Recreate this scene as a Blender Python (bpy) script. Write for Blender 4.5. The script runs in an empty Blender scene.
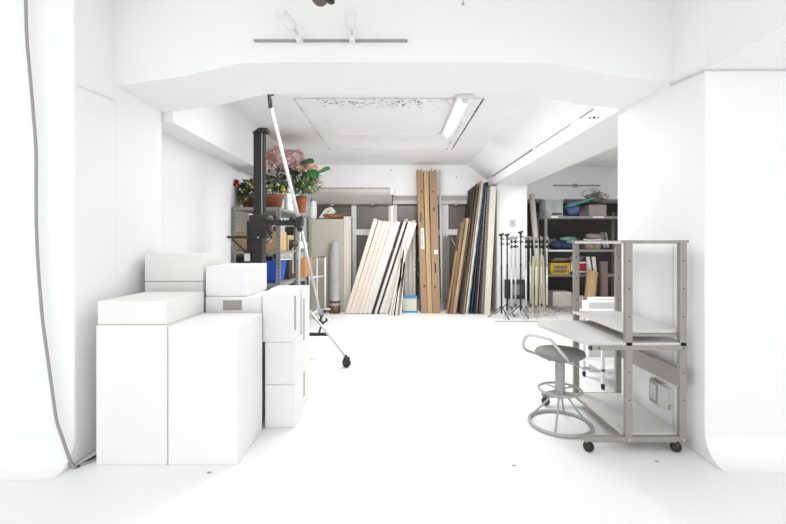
import bpy, bmesh, math, random
from mathutils import Vector, Matrix
S = bpy.context.scene
C = S.collection
R = math.radians
EYE = 1.36
F = 410.0

# ------------------------------------------------------------------ camera, world, light, exposure
cd = bpy.data.cameras.new('camera'); cam = bpy.data.objects.new('camera', cd); C.objects.link(cam)
cam.location = (0, 0, EYE); cam.rotation_euler = (R(90), 0, 0)
cd.sensor_fit = 'HORIZONTAL'; cd.sensor_width = 36; cd.lens = 36 * F / 786
cd.shift_x = -1 / 786; cd.shift_y = -20 / 786; cd.clip_start = 0.05
S.camera = cam

w = bpy.data.worlds.new('world'); S.world = w; w.use_nodes = True
w.node_tree.nodes['Background'].inputs[0].default_value = (0.98, 0.99, 1.0, 1)
w.node_tree.nodes['Background'].inputs[1].default_value = 1.58

def area(name, loc, rot, sx, sy, power, col=(1, 1, 1)):
    l = bpy.data.lights.new(name, 'AREA'); l.shape = 'RECTANGLE'; l.size = sx; l.size_y = sy
    l.energy = power; l.color = col
    o = bpy.data.objects.new(name, l); o.location = loc; o.rotation_euler = rot; C.objects.link(o)
    return o
area('fill_light_front', (0, 0.2, 2.9), (0, 0, 0), 3.6, 3.0, 14)  # unseen fill added to brighten the front room, no fixture modelled
area('fill_light_back', (0.1, 5.7, 2.62), (R(24), 0, 0), 1.8, .8, 62)  # added fill, tilted to brighten the back wall
area('fill_light_passage', (0, 4.0, 2.9), (0, 0, 0), 2.6, .6, 19)  # unseen fill added behind the cross beam to lift the passage
area('fill_light_aisle', (3.4, 6.2, 2.9), (0, 0, 0), 0.6, 2.0, 26)  # added fill for the right aisle, not a lamp of the room

S.view_settings.view_transform = 'Standard'; S.view_settings.look = 'None'
S.view_settings.gamma = 1.0; S.view_settings.use_curve_mapping = False
S.view_settings.exposure = 0.0

# ------------------------------------------------------------------ materials
MT = {}
def mat(name, col, rough=0.6, metal=0.0, vary=0.0, scale=8.0, stretch=(1, 1, 1), col2=None, bump=0.0, trans=0.0, emit=0.0, spec=0.5, wave=None):
    m = bpy.data.materials.new(name); m.use_nodes = True
    nt = m.node_tree; b = nt.nodes['Principled BSDF']
    b.inputs['Roughness'].default_value = rough; b.inputs['Metallic'].default_value = metal
    b.inputs['Specular IOR Level'].default_value = spec
    b.inputs['Base Color'].default_value = (*col, 1)
    if trans: b.inputs['Transmission Weight'].default_value = trans
    if emit:
        b.inputs['Emission Color'].default_value = (1, 1, 1, 1); b.inputs['Emission Strength'].default_value = emit
    if vary or bump or col2:
        tc = nt.nodes.new('ShaderNodeTexCoord'); mp = nt.nodes.new('ShaderNodeMapping')
        nt.links.new(tc.outputs['Object'], mp.inputs[0]); mp.inputs['Scale'].default_value = stretch
        if wave:
            n = nt.nodes.new('ShaderNodeTexWave'); n.inputs['Scale'].default_value = scale
            n.bands_direction = wave; n.inputs['Distortion'].default_value = 1.5
        else:
            n = nt.nodes.new('ShaderNodeTexNoise'); n.inputs['Scale'].default_value = scale; n.inputs['Detail'].default_value = 5
        nt.links.new(mp.outputs[0], n.inputs['Vector'])
        fac = n.outputs['Fac'] if 'Fac' in n.outputs else n.outputs[0]
        if vary or col2:
            rp = nt.nodes.new('ShaderNodeValToRGB')
            c2 = col2 or tuple(max(0, c * (1 - vary)) for c in col)
            rp.color_ramp.elements[0].position = 0.35; rp.color_ramp.elements[1].position = 0.65
            rp.color_ramp.elements[0].color = (*c2, 1); rp.color_ramp.elements[1].color = (*col, 1)
            nt.links.new(fac, rp.inputs[0]); nt.links.new(rp.outputs[0], b.inputs['Base Color'])
        if bump:
            bp = nt.nodes.new('ShaderNodeBump'); bp.inputs['Strength'].default_value = bump; bp.inputs['Distance'].default_value = 0.01
            nt.links.new(fac, bp.inputs['Height']); nt.links.new(bp.outputs[0], b.inputs['Normal'])
    MT[name] = m
    return m
mat('wall', (0.91, 0.91, 0.91), 0.8, vary=0.015, scale=2, bump=0.05)
mat('ceiling', (0.90, 0.90, 0.90), 0.85, vary=0.03, scale=2.5, bump=0.1)
mat('floor', (0.91, 0.91, 0.91), 0.45, vary=0.012, scale=1.5, spec=0.3)
mat('line', (0.66, 0.65, 0.64), 0.8)
mat('line_pale', (0.80, 0.80, 0.80), 0.8)
mat('chip', (0.16, 0.15, 0.14), 0.9)
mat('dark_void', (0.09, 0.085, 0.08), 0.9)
mat('glass_dark', (0.125, 0.11, 0.095), 0.35, vary=0.2, scale=1.2)
mat('frame_grey', (0.66, 0.66, 0.66), 0.5, vary=0.1, scale=4)
mat('hood', (0.52, 0.50, 0.465), 0.5, vary=0.1, scale=3)
mat('hood_slot', (0.34, 0.33, 0.31), 0.6)
mat('box_white', (0.88, 0.875, 0.865), 0.75, vary=0.02, scale=3, bump=0.05)
mat('box_white_b', (0.90, 0.895, 0.89), 0.75, vary=0.015, scale=3, bump=0.05)
mat('box_cream', (0.86, 0.85, 0.825), 0.75, vary=0.03, scale=4, bump=0.05)
mat('hole_grey', (0.38, 0.365, 0.34), 0.9)
mat('metal_desk', (0.33, 0.315, 0.285), 0.42, 0.25, vary=0.05, scale=10)
mat('laminate', (0.66, 0.655, 0.64), 0.35, vary=0.03, scale=3)
mat('laminate_edge', (0.72, 0.68, 0.62), 0.5)
mat('black', (0.018, 0.018, 0.018), 0.45)
mat('black_soft', (0.035, 0.034, 0.033), 0.6)
mat('column_black', (0.032, 0.028, 0.028), 0.35, 0.3)
mat('rubber', (0.02, 0.02, 0.02), 0.7)
mat('chrome', (0.75, 0.75, 0.74), 0.2, 1.0)
mat('alu', (0.62, 0.62, 0.61), 0.35, 0.6)
mat('pole_white', (0.82, 0.82, 0.82), 0.4)
mat('rack_steel', (0.22, 0.225, 0.22), 0.5, 0.3, vary=0.12, scale=12)
mat('rack_light', (0.28, 0.28, 0.265), 0.5, 0.2, vary=0.1, scale=12)
mat('stool_grey', (0.42, 0.42, 0.41), 0.5)
mat('seat_grey', (0.25, 0.25, 0.24), 0.7, vary=0.1, scale=20)
mat('cardboard', (0.34, 0.225, 0.14), 0.85, vary=0.1, scale=3, stretch=(1, 1, .3))
mat('cardboard_b', (0.44, 0.31, 0.155), 0.85, vary=0.1, scale=3, stretch=(1, 1, .3))
mat('cardboard_tan', (0.50, 0.345, 0.18), 0.85, vary=0.08, scale=3)
mat('cardboard_orange', (0.50, 0.24, 0.10), 0.85, vary=0.1, scale=4)
mat('terracotta', (0.28, 0.09, 0.05), 0.8, vary=0.15, scale=8)
mat('terracotta_b', (0.36, 0.12, 0.045), 0.8, vary=0.1, scale=8)
mat('soil', (0.05, 0.035, 0.025), 1)
mat('leaf', (0.15, 0.23, 0.07), 0.5, col2=(0.035, 0.08, 0.03), scale=14)
mat('leaf_dark', (0.11, 0.14, 0.075), 0.5, col2=(0.03, 0.045, 0.03), scale=14)
mat('leaf_light', (0.22, 0.30, 0.08), 0.5, col2=(0.09, 0.15, 0.04), scale=14)
mat('leaf_big', (0.02, 0.17, 0.035), 0.4, col2=(0.012, 0.11, 0.025), scale=8)
mat('red', (0.45, 0.01, 0.02), 0.6); mat('red_dark', (0.22, 0.03, 0.04), 0.7)
mat('yellow', (0.62, 0.62, 0.06), 0.6); mat('white_petal', (0.78, 0.76, 0.66), 0.6)
mat('pink', (0.92, 0.66, 0.64), 0.7, col2=(0.80, 0.47, 0.46), scale=10)
mat('pink_pale', (0.93, 0.72, 0.63), 0.7, col2=(0.84, 0.58, 0.48), scale=10)
mat('blue', (0.015, 0.09, 0.48), 0.5); mat('blue_tape', (0.04, 0.26, 0.55), 0.5)
mat('beige', (0.48, 0.45, 0.38), 0.7, vary=0.06, scale=2); mat('beige_light', (0.62, 0.585, 0.52), 0.7, vary=0.06, scale=2)
mat('brown_paper', (0.30, 0.15, 0.08), 0.9, vary=0.4, scale=16); mat('cream_cloth', (0.70, 0.67, 0.60), 0.9, vary=0.1, scale=5)
mat('plastic_wrap', (0.50, 0.49, 0.47), 0.3, vary=0.25, scale=5, stretch=(1, 1, .4)); mat('tape_brown', (0.12, 0.05, 0.035), 0.4)
mat('panel_cream', (0.72, 0.655, 0.575), 0.8, col2=(0.63, 0.56, 0.48), scale=22, stretch=(1, 1, 6), wave='Z')
mat('panel_white', (0.67, 0.645, 0.60), 0.8, vary=0.07, scale=6)
mat('panel_offwhite', (0.66, 0.63, 0.56), 0.8, vary=0.1, scale=6)
mat('panel_ivory', (0.66, 0.64, 0.54), 0.8, vary=0.1, scale=6)
mat('wood_light', (0.46, 0.33, 0.20), 0.7, vary=0.35, scale=5, stretch=(8, 8, .6))
mat('wood_orange', (0.42, 0.215, 0.085), 0.7, vary=0.3, scale=5, stretch=(8, 8, .6))
mat('wood_mid', (0.25, 0.17, 0.10), 0.75, vary=0.4, scale=5, stretch=(8, 8, .6))
mat('wood_dark', (0.10, 0.075, 0.055), 0.75, vary=0.4, scale=5, stretch=(8, 8, .6))
mat('board_black', (0.035, 0.03, 0.03), 0.8, vary=0.2, scale=5)
mat('board_navy', (0.035, 0.06, 0.10), 0.7, vary=0.3, scale=5); mat('board_blue', (0.26, 0.38, 0.46), 0.7, col2=(.05,.07,.09), scale=6, stretch=(3,3,1))
mat('board_grey', (0.30, 0.29, 0.27), 0.8, vary=0.3, scale=5)
mat('strip_dots', (0.27, 0.26, 0.24), 0.6, col2=(0.06, 0.055, 0.05), scale=12, wave='Z')
mat('label', (0.75, 0.74, 0.72), 0.7); mat('grey_plastic', (0.45, 0.45, 0.44), 0.5)
mat('clear_bin', (0.42, 0.44, 0.44), 0.25, vary=0.3, scale=5)
mat('bag_blue', (0.12, 0.19, 0.42), 0.5, vary=0.4, scale=8); mat('teal', (0.06, 0.33, 0.27), 0.6, vary=0.3, scale=9)
mat('teal_pale', (0.20, 0.42, 0.38), 0.7, vary=0.4, scale=9)
mat('navy_cloth', (0.025, 0.045, 0.10), 0.85, vary=0.5, scale=7)
mat('crate_yellow', (0.62, 0.42, 0.03), 0.5, vary=0.15, scale=9); mat('crate_red', (0.33, 0.02, 0.03), 0.5)
mat('basket', (0.28, 0.21, 0.18), 0.8, vary=0.4, scale=12); mat('box_brown', (0.20, 0.15, 0.14), 0.85, vary=0.15, scale=6)
mat('box_greybrown', (0.32, 0.27, 0.25), 0.85, vary=0.15, scale=6)
mat('twig', (0.20, 0.18, 0.15), 0.9, vary=0.3, scale=20)
mat('cable_grey', (0.34, 0.325, 0.315), 0.6); mat('lamp_brown', (0.12, 0.085, 0.07), 0.4)
mat('tube_glow', (1, 1, 1), 0.5, emit=4.0)
mat('cream_slat', (0.66, 0.60, 0.36), 0.7, vary=0.15, scale=4)

# ------------------------------------------------------------------ geometry helpers (world coordinates: x right, y into the room, z up)
def at(px, py, D):
    return Vector(((px - 394) * D / F, D, EYE - (py - 242) * D / F))
def X(px, D): return (px - 394) * D / F
def Z(py, D): return EYE - (py - 242) * D / F

class MB:
    def __init__(s): s.bm = bmesh.new(); s.mats = []; s.cur = 0
    def m(s, name):
        if name not in s.mats: s.mats.append(name)
        s.cur = s.mats.index(name); return s
    def _f(s, faces, smooth=False):
        for f in faces: f.material_index = s.cur; f.smooth = smooth
    def hexa(s, p, smooth=False):
        v = [s.bm.verts.new(q) for q in p]
        fs = [s.bm.faces.new([v[i] for i in q]) for q in ((0, 3, 2, 1), (4, 5, 6, 7), (0, 1, 5, 4), (1, 2, 6, 5), (2, 3, 7, 6), (3, 0, 4, 7))]
        s._f(fs); s.last = fs; return s
    def box(s, x0, x1, y0, y1, z0, z1, bev=0.0):
        s.hexa([(x0, y0, z0), (x1, y0, z0), (x1, y1, z0), (x0, y1, z0), (x0, y0, z1), (x1, y0, z1), (x1, y1, z1), (x0, y1, z1)])
        if bev:
            fs = s.last
            es = list({e for f in fs for e in f.edges})
            r = bmesh.ops.bevel(s.bm, geom=es, offset=bev, segments=2, affect='EDGES', profile=0.6)
            s._f(r['faces'])
        return s
    def obox(s, p0, p1, wx, wy, up=(0, 0, 1)):
        """bar between two points with rectangular section"""
        p0 = Vector(p0); p1 = Vector(p1); d = (p1 - p0).normalized(); u = Vector(up)
        if abs(d.dot(u)) > 0.98: u = Vector((0, 1, 0))
        a = d.cross(u).normalized(); b = a.cross(d).normalized()
        a *= wx / 2; b *= wy / 2
        s.hexa([p0 - a - b, p0 + a - b, p0 + a + b, p0 - a + b, p1 - a - b, p1 + a - b, p1 + a + b, p1 - a + b]); return s
    def tube(s, pts, r, n=10, cap=True, closed=False):
        pts = [Vector(p) for p in pts]; rings = []
        k = len(pts); prev = None
        rs = r if isinstance(r, (list, tuple)) else [r] * k
        for i, p in enumerate(pts):
            if closed: t = pts[(i + 1) % k] - pts[i - 1]
            else: t = pts[min(i + 1, k - 1)] - pts[max(i - 1, 0)]
            t.normalize()
            if prev is None:
                u = Vector((0, 0, 1)) if abs(t.z) < 0.9 else Vector((0, 1, 0))
                a = t.cross(u).normalized()
            else:
                a = (prev - t * prev.dot(t)).normalized()
            prev = a; b = t.cross(a)
            rings.append([s.bm.verts.new(p + (a * math.cos(2 * math.pi * j / n) + b * math.sin(2 * math.pi * j / n)) * rs[i]) for j in range(n)])
        fs = []
        for i in range(k if closed else k - 1):
            A = rings[i]; B = rings[(i + 1) % k]
            for j in range(n): fs.append(s.bm.faces.new((A[j], A[(j + 1) % n], B[(j + 1) % n], B[j])))
        s._f(fs, True)
        if cap and not closed: s._f([s.bm.faces.new(rings[0][::-1]), s.bm.faces.new(rings[-1])])
        return s
    def lathe(s, prof, c, n=24, axis='z'):
        """prof: (r, h) pairs"""
        c = Vector(c); rings = []
        for r, h in prof:
            ring = []
            for j in range(n):
                a = 2 * math.pi * j / n; x, y = r * math.cos(a), r * math.sin(a)
                q = {'z': (x, y, h), 'x': (h, x, y), 'y': (x, h, y)}[axis]
                ring.append(s.bm.verts.new(c + Vector(q)))
            rings.append(ring)
        fs = []
        for A, B in zip(rings, rings[1:]):
            for j in range(n): fs.append(s.bm.faces.new((A[j], A[(j + 1) % n], B[(j + 1) % n], B[j])))
        s._f(fs, True); s._f([s.bm.faces.new(rings[0][::-1]), s.bm.faces.new(rings[-1])])
        return s
    def ring(s, c, r, t, n=40, m=8):
        return s.tube([Vector(c) + Vector((r * math.cos(2 * math.pi * i / n), r * math.sin(2 * math.pi * i / n), 0)) for i in range(n)], t, m, closed=True)
    def prism(s, pts, h, axis='z'):
        """polygon pts (3d) extruded by vector h"""
        h = Vector(h); a = [s.bm.verts.new(p) for p in pts]; b = [s.bm.verts.new(Vector(p) + h) for p in pts]; k = len(pts)
        fs = [s.bm.faces.new(a[::-1]), s.bm.faces.new(b)] + [s.bm.faces.new((a[i], a[(i + 1) % k], b[(i + 1) % k], b[i])) for i in range(k)]
        s._f(fs); return s
    def blob(s, c, rx, ry, rz, seed=0, amp=0.2, sub=2):
        rnd = random.Random(seed)
        r = bmesh.ops.create_icosphere(s.bm, subdivisions=sub, radius=1)
        for v in r['verts']:
            k = 1 + rnd.uniform(-amp, amp)
            v.co = Vector((c[0] + v.co.x * rx * k, c[1] + v.co.y * ry * k, c[2] + v.co.z * rz * k))
        s._f({f for v in r['verts'] for f in v.link_faces}, True); return s
    def leaf(s, p, d, L, W, bend=0.3):
        """curved leaf of four faces"""
        p = Vector(p); d = Vector(d).normalized(); u = Vector((0, 0, 1))
        a = d.cross(u)
        if a.length < 0.1: a = Vector((1, 0, 0))
        a.normalize(); n = a.cross(d)
        ctr = [p, p + d * L * .35 + n * L * .08, p + d * L * .7 - n * L * bend * .2, p + d * L - n * L * bend]
        wd = [0.12, 1, .8, 0.05]
        V = [(s.bm.verts.new(q - a * W * k / 2 + n * W * .12 * k), s.bm.verts.new(q), s.bm.verts.new(q + a * W * k / 2 + n * W * .12 * k)) for q, k in zip(ctr, wd)]
        for A, B in zip(V, V[1:]):
            s._f([s.bm.faces.new((A[0], A[1], B[1], B[0])), s.bm.faces.new((A[1], A[2], B[2], B[1]))], True)
        return s
    def build(s, name, m=None, parent=None):
        if not s.mats: s.mats.append(m or 'wall')
        bmesh.ops.recalc_face_normals(s.bm, faces=s.bm.faces)
        vs = [v.co for v in s.bm.verts]
        if parent is not None:
            off = Vector(parent.get('_o', (0, 0, 0)))
        else:
            off = Vector(((min(v.x for v in vs) + max(v.x for v in vs)) / 2, (min(v.y for v in vs) + max(v.y for v in vs)) / 2, min(v.z for v in vs)))
        bmesh.ops.translate(s.bm, verts=s.bm.verts, vec=-off)
        me = bpy.data.meshes.new(name); s.bm.to_mesh(me); s.bm.free()
        for k in s.mats: me.materials.append(MT[k])
        o = bpy.data.objects.new(name, me); C.objects.link(o)
        if parent is not None: o.parent = parent
        else: o.location = off
        o['_o'] = tuple(off)
        return o

def B(m): q = MB(); q.m(m); return q
def tag(o, label, cat, group=None, kind=None):
    o['label'] = label; o['category'] = cat
    if group: o['group'] = group
    if kind: o['kind'] = kind
    return o
def thing(name, loc, label, cat, group=None):
    o = bpy.data.objects.new(name, None); C.objects.link(o); o.location = loc; o['_o'] = tuple(loc); o.empty_display_size = 0.1
    return tag(o, label, cat, group)
def struct(o): o['kind'] = 'structure'; return o
def dup(root, loc, label):
    r = root.copy(); C.objects.link(r); r.location = loc; r['label'] = label
    for ch in list(root.children):
        c = ch.copy(); C.objects.link(c); c.parent = r
        for g in list(ch.children):
            d = g.copy(); C.objects.link(d); d.parent = c
    return r
def caster(parent, c, r=0.028, name='caster', ang=0.0, plate=True):
    """fork with swivel; wheel is a sub-part. c = wheel centre"""
    c = Vector(c)
    f = B('black_soft')
    for sx in (-1, 1): f.box(c.x + sx * r * .55 - .002, c.x + sx * r * .55 + .002, c.y - r * .5, c.y + r * .5, c.z - r * .2, c.z + r * 1.15)
    f.box(c.x - r * .62, c.x + r * .62, c.y - r * .55, c.y + r * .55, c.z + r * 1.1, c.z + r * 1.25)
    f.tube([(c.x, c.y, c.z + r * 1.2), (c.x, c.y, c.z + r * 1.75)], r * .25, 8)
    rot = Matrix.Rotation(R(ang), 3, 'Z')
    def turn(q):
        for v in q.bm.verts: v.co = rot @ (v.co - c) + c
    turn(f); fo = f.build(name, parent=parent)
    q = MB(); q.m('rubber').lathe([(r * .7, -r * .42), (r * .97, -r * .38), (r, 0), (r * .97, r * .38), (r * .7, r * .42)], c, 20, 'x')
    q.m('board_grey').lathe([(r * .3, -r * .47), (r * .3, r * .47)], c, 14, 'x')
    turn(q); q.build('wheel', parent=fo)
    return fo

# ------------------------------------------------------------------ the setting
CE = 2.94
CF = 3.10
PX = 1.95
struct(B('floor').box(-6, 6, -3, 9.6, -0.1, 0).build('floor'))
struct(B('ceiling').box(-6, 6, 3.2, 9.6, CE, CE + .1).build('ceiling'))
struct(B('ceiling').box(-6, 6, -3, 3.2, CF, CF + .1).build('ceiling'))
# front left wall turning into the passage
struct(B('wall').box(-6, -PX, 2.5, 3.45, 0, CF + .005, 0.012).build('wall_left_front'))
struct(B('wall').box(-6, -2.13, 3.45, 9.6, 0, CE).build('wall_left'))
# front right wall and the low soffit over it
q = B('wall').box(PX, 6, 2.57, 3.58, 0, CF + .005, 0.012)
struct(q.build('wall_right_front'))
struct(B('wall').box(PX + .002, 6, -3, 2.57, EYE + 1.08, CF).build('ceiling_soffit'))
struct(B('wall').box(5.2, 6, 3.58, 9.6, 0, CE).build('wall_right'))
# floor sweeping up into the front walls
def cove(x0, x1, y, r):
    q = B('floor'); n = 14; L = []
    for i in range(n):
        a = R(90 * i / (n - 1)); L.append([q.bm.verts.new((x, y - r + r * math.sin(a), .001 + r - r * math.cos(a))) for x in (x0, x1)])
    q._f([q.bm.faces.new((A[0], A[1], B_[1], B_[0])) for A, B_ in zip(L, L[1:])], True)
    for k in (0, 1):
        e = [q.bm.verts.new(l[k].co) for l in L] + [q.bm.verts.new((L[0][k].co.x, y, .001))]
        q._f([q.bm.faces.new(e)])
    return struct(q.build('trim_6'))
cove(-6, -PX, 2.4995, .16); cove(PX, 6, 2.5695, .16)
# haunched cross beam
bm_ = B('wall')
ends = EYE + 1.09; mid = EYE + 1.26; y0, y1 = 2.87, 3.47
prof = [(-PX - .02, CF - .001), (-PX - .02, ends), (-1.5, ends + .065), (-1.08, mid - .01), (-.7, mid), (.75, mid), (1.15, mid - .012), (1.55, ends + .075), (PX + .02, ends + .03), (PX + .02, CF - .001)]
bm_.prism([(x, y0, z) for x, z in prof], (0, y1 - y0, 0)); struct(bm_.build('ceiling_beam'))
# left long beam, right long beam
struct(B('wall').box(-2.13, -1.865, 3.46, 8.4, EYE + 1.01, CE).build('ceiling_beam'))
q = B('wall').prism([(1.90, 3.472, EYE + 1.11), (2.575, 3.472, EYE + 1.11), (2.575, 3.472, CE), (1.5, 3.472, CE), (1.9, 3.472, EYE + 1.27)], (0, 5.14, 0))
struct(q.build('ceiling_beam'))
# back wall in pieces round the windows and the store recess
q = B('wall')
q.box(-2.13, -1.7, 8.4, 9.6, 0, CE); q.box(-1.7, 2.0, 8.4, 9.6, 2.24, CE); q.box(-1.7, 2.0, 8.4, 9.6, 0, .12)
q.box(2.0, 2.77, 8.62, 9.6, 0, CE); q.box(2.77, 5.2, 8.62, 9.6, 2.26, CE)
struct(q.build('wall_back'))
struct(B('wall').box(1.985, 2.57, 7.92, 8.62, 0, EYE + 1.11).build('column'))
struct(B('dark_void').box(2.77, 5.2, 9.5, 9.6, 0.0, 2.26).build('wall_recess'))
# windows: frames with dark panes
def window(n, x0, x1, mull, pane):
    fr = B('frame_grey'); y = 8.40
    fr.box(x0, x0 + .09, y - .03, y + .06, .12, 2.24); fr.box(x1 - .06, x1, y - .03, y + .06, .12, 2.24)
    fr.box(x0, x1, y - .03, y + .06, .12, .2); fr.box(x0, x1, y - .035, y + .06, 1.50, 1.62); fr.box(x0, x1, y - .03, y + .06, 2.17, 2.24)
    for mx in mull: fr.box(mx - .05, mx + .05, y - .03, y + .06, .12, 2.24)
    o = struct(fr.build('window_%d' % n)); 
    p = B(pane).box(x0 + .02, x1 - .02, y + .02, y + .035, .14, 2.22).build('pane', parent=o)
    t = B('frame_grey')
    for (a, b_, c_, d_) in ((x0 + .15, .25, x0 + .75, 1.45), (x0 + .75, .25, x0 + .15, 1.45)): t.obox((a, y - .0, b_), (c_, y - .0, d_), .012, .012)
    t.build('brace', parent=o)
window(1, -1.7, -.05, [-.82], 'glass_dark')
window(2, -.03, 1.02, [], 'glass_dark')
window(3, 1.02, 2.0, [], 'glass_dark')
# lintel ledge with rail above the windows on the right
q = B('hood').box(-.02, 1.97, 8.3, 8.4, 2.13, 2.2); q.m('hood_slot').box(-.02, 1.97, 8.31, 8.4, 2.20, 2.29)
q.m('frame_grey').box(-.02, 1.97, 8.28, 8.4, 2.29, 2.315)
struct(q.build('trim_1'))
# pale moulding line on the right front wall
q = B('line'); zz = EYE + 1.085
q.obox((PX - .006, 2.88, zz + .02), (PX - .006, 2.575, zz - .01), .012, .012); q.box(PX, 4.5, 2.556, 2.571, zz - .014, zz - .006)
struct(q.build('trim_2'))
q = B('line_pale').obox((-PX + .004, 2.52, Z(85, 2.52)), (-PX + .004, 2.86, Z(100, 2.86)), .006, .01)
q.m('line_pale').box(-PX, -PX + .002, 2.875, 2.877, 1.1, 2.35)
struct(q.build('trim_3'))
# painted-over hatch outline on the rear ceiling with flaking paint
rnd = random.Random(3)
q = B('chip')
zc = CE - .004
xl, xr, yn, yf = -1.1, .985, 4.5, 6.97
def dashes(x0, y0, x1, y1, n, wmin, wmax, p, lmin=.2, lmax=.9):
    for i in range(n):
        if rnd.random() > p: continue
        a = (i + rnd.uniform(0, .3)) / n; b_ = a + rnd.uniform(lmin, lmax) / n; ww = rnd.uniform(wmin, wmax)
        q.obox((x0 + (x1 - x0) * a, y0 + (y1 - y0) * a, zc), (x0 + (x1 - x0) * b_, y0 + (y1 - y0) * b_, zc), ww, .004)
dashes(xl, yn, xl, yf, 26, .006, .022, .55, .2, .7)
dashes(xr, yn, xr, yf, 26, .012, .022, 1, .9, 1.15)
dashes(xr - .09, yn + .9, xr - .09, yf, 16, .004, .014, .8)
dashes(xl, yn, xr - .5, yn, 46, .004, .016, .45, .2, .6)
for i in range(70):
    x = rnd.uniform(-.85, .35); y = yn + .06 + abs(rnd.gauss(0, .13)); a = rnd.uniform(0, 3)
    l = rnd.uniform(.008, .03); q.obox((x, y, zc), (x + l * math.cos(a), y + l * .5 * math.sin(a), zc), rnd.uniform(.004, .014), .004)
q.m('line')
for i in range(110):
    x = rnd.uniform(-1.0, .8); y = yn - .02 + abs(rnd.gauss(0, .16)); a = rnd.uniform(-.3, .3); l = rnd.uniform(.01, .05)
    q.obox((x, y, zc), (x + l * math.cos(a), y + l * math.sin(a), zc), rnd.uniform(.004, .012), .003)
q.m('frame_grey').obox((xl, yf, zc), (xr, yf, zc), .02, .006); q.obox((xl, yn, zc), (xr, yn, zc), .012, .006); q.obox((xl, yn, zc), (xl, yf, zc), .008, .006)
q.m('wall').obox((-.86, 5.93, zc - .01), (.66, 5.95, zc - .01), .05, .03); q.obox((-.86, 5.93, zc - .01), (-.88, 5.3, zc - .01), .02, .02)
struct(q.build('trim_4'))
# crack along the right beam, back-wall hairlines
q = B('chip'); 
for (a, b_, t) in ((7.9, 5.6, .012), (5.5, 4.4, .005), (4.2, 3.9, .006)):
    q.obox((1.897, a, EYE + 1.262), (1.897, b_, EYE + 1.262), t, t)
for i in range(9): 
    y = rnd.uniform(3.75, 4.0); q.obox((1.897, y, EYE + 1.22 - (4 - y) * .3), (1.897, y + .012, EYE + 1.21 - (4 - y) * .3), .008, .012)
struct(q.build('trim_5'))

# ------------------------------------------------------------------ lamps
def batten(loc, L, label, light):
    x, y, z = loc
    t = thing('fluorescent_lamp', (x, y, z), label, 'ceiling lamp')
    B('pole_white').box(x - .09, x + .09, y - L / 2, y + L / 2, z - .05, z - .001, .01).build('housing', parent=t)
    B('tube_glow').tube([(x, y - L / 2 + .04, z - .07), (x, y + L / 2 - .04, z - .07)], .018, 10).build('lamp_tube', parent=t)
    for s_ in (-1, 1): B('grey_plastic').box(x - .03, x + .03, y + s_ * (L / 2 - .03) - .012, y + s_ * (L / 2 - .03) + .012, z - .09, z - .05).build('lamp_holder', parent=t)
    if light:
        l = bpy.data.lights.new('lamp_light', 'AREA'); l.shape = 'RECTANGLE'; l.size = .12; l.size_y = L; l.energy = light
        o = bpy.data.objects.new('lamp_light', l); C.objects.link(o); o.parent = t; o.location = (0, 0, -.1)
batten((.76, 5.15, CE), 1.55, 'white fluorescent batten lamp mounted on the rear ceiling', 35)

# track with two spot lamps on the face of the cross beam
t = thing('lamp_track', (-.44, 2.87, 2.75), 'thin grey lighting track fixed high on the white cross beam', 'track')
zt = EYE + 1.405
for k, (a, b_) in enumerate(((254, 296.5), (304, 349.5), (356, 407.5))):
    B('cable_grey').box(X(a, 2.86), X(b_, 2.86), 2.848, 2.87, zt - .008, zt + .004).build('rail', parent=t)
for px, dx, lab in ((300, -.07, 'white spotlight at the left joint of the lighting track'), (352.5, .005, 'white spotlight at the right joint of the lighting track')):
    x = X(px, 2.86); t = thing('spotlight', (x, 2.84, zt), lab, 'spotlight', 'spotlights on the lighting track')
    B('pole_white').box(x - .02, x + .02, 2.81, 2.87, zt - .02, zt + .015, .004).build('track_adapter', parent=t)
    B('alu').tube([(x, 2.83, zt + .01), (x + dx * .3, 2.80, zt + .05)], .007, 8).build('stem', parent=t)
    a = Vector((x + dx * .3, 2.80, zt + .05)); b_ = Vector((x + dx * 1.2, 2.66, zt + .085))
    B('pole_white').tube([a, a.lerp(b_, .15), a.lerp(b_, .2), b_], [.012, .03, .036, .04], 16).build('lamp_head', parent=t)
t = thing('pendant_lamp', (X(320, 2.3), 2.3, CF), 'brown round lamp hanging from the ceiling at the top edge', 'lamp')
x = X(320, 2.3); zb = Z(5, 2.3)
q = B('lamp_brown').lathe([(.0005, 0), (.025, .004), (.042, .02), (.05, .045), (.048, .075), (.03, .1)], (x, 2.3, zb), 24).build('lamp_shade', parent=t)
B('black').lathe([(.018, 0), (.021, .004), (.021, .05), (.016, .055)], (x + .062, 2.3, zb + .012), 14).build('knob', parent=t)
B('alu').tube([(x, 2.3, zb + .09), (x, 2.3, CF)], .012, 10).tube([(x, 2.3, zb + .05), (x + .05, 2.3, zb + .04)], .006, 8).build('stem', parent=t)
x = X(463, 2.3); zb = Z(4, 2.3)
t = thing('ceiling_hook', (x, 2.3, CF), 'tiny dark hook end hanging under the front ceiling', 'hook')
B('cable_grey').tube([(x, 2.3, zb + .01), (x, 2.3, CF)], .003, 6).blob((x, 2.3, zb), .008, .008, .008, amp=0).build('hook', parent=t)

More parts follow.
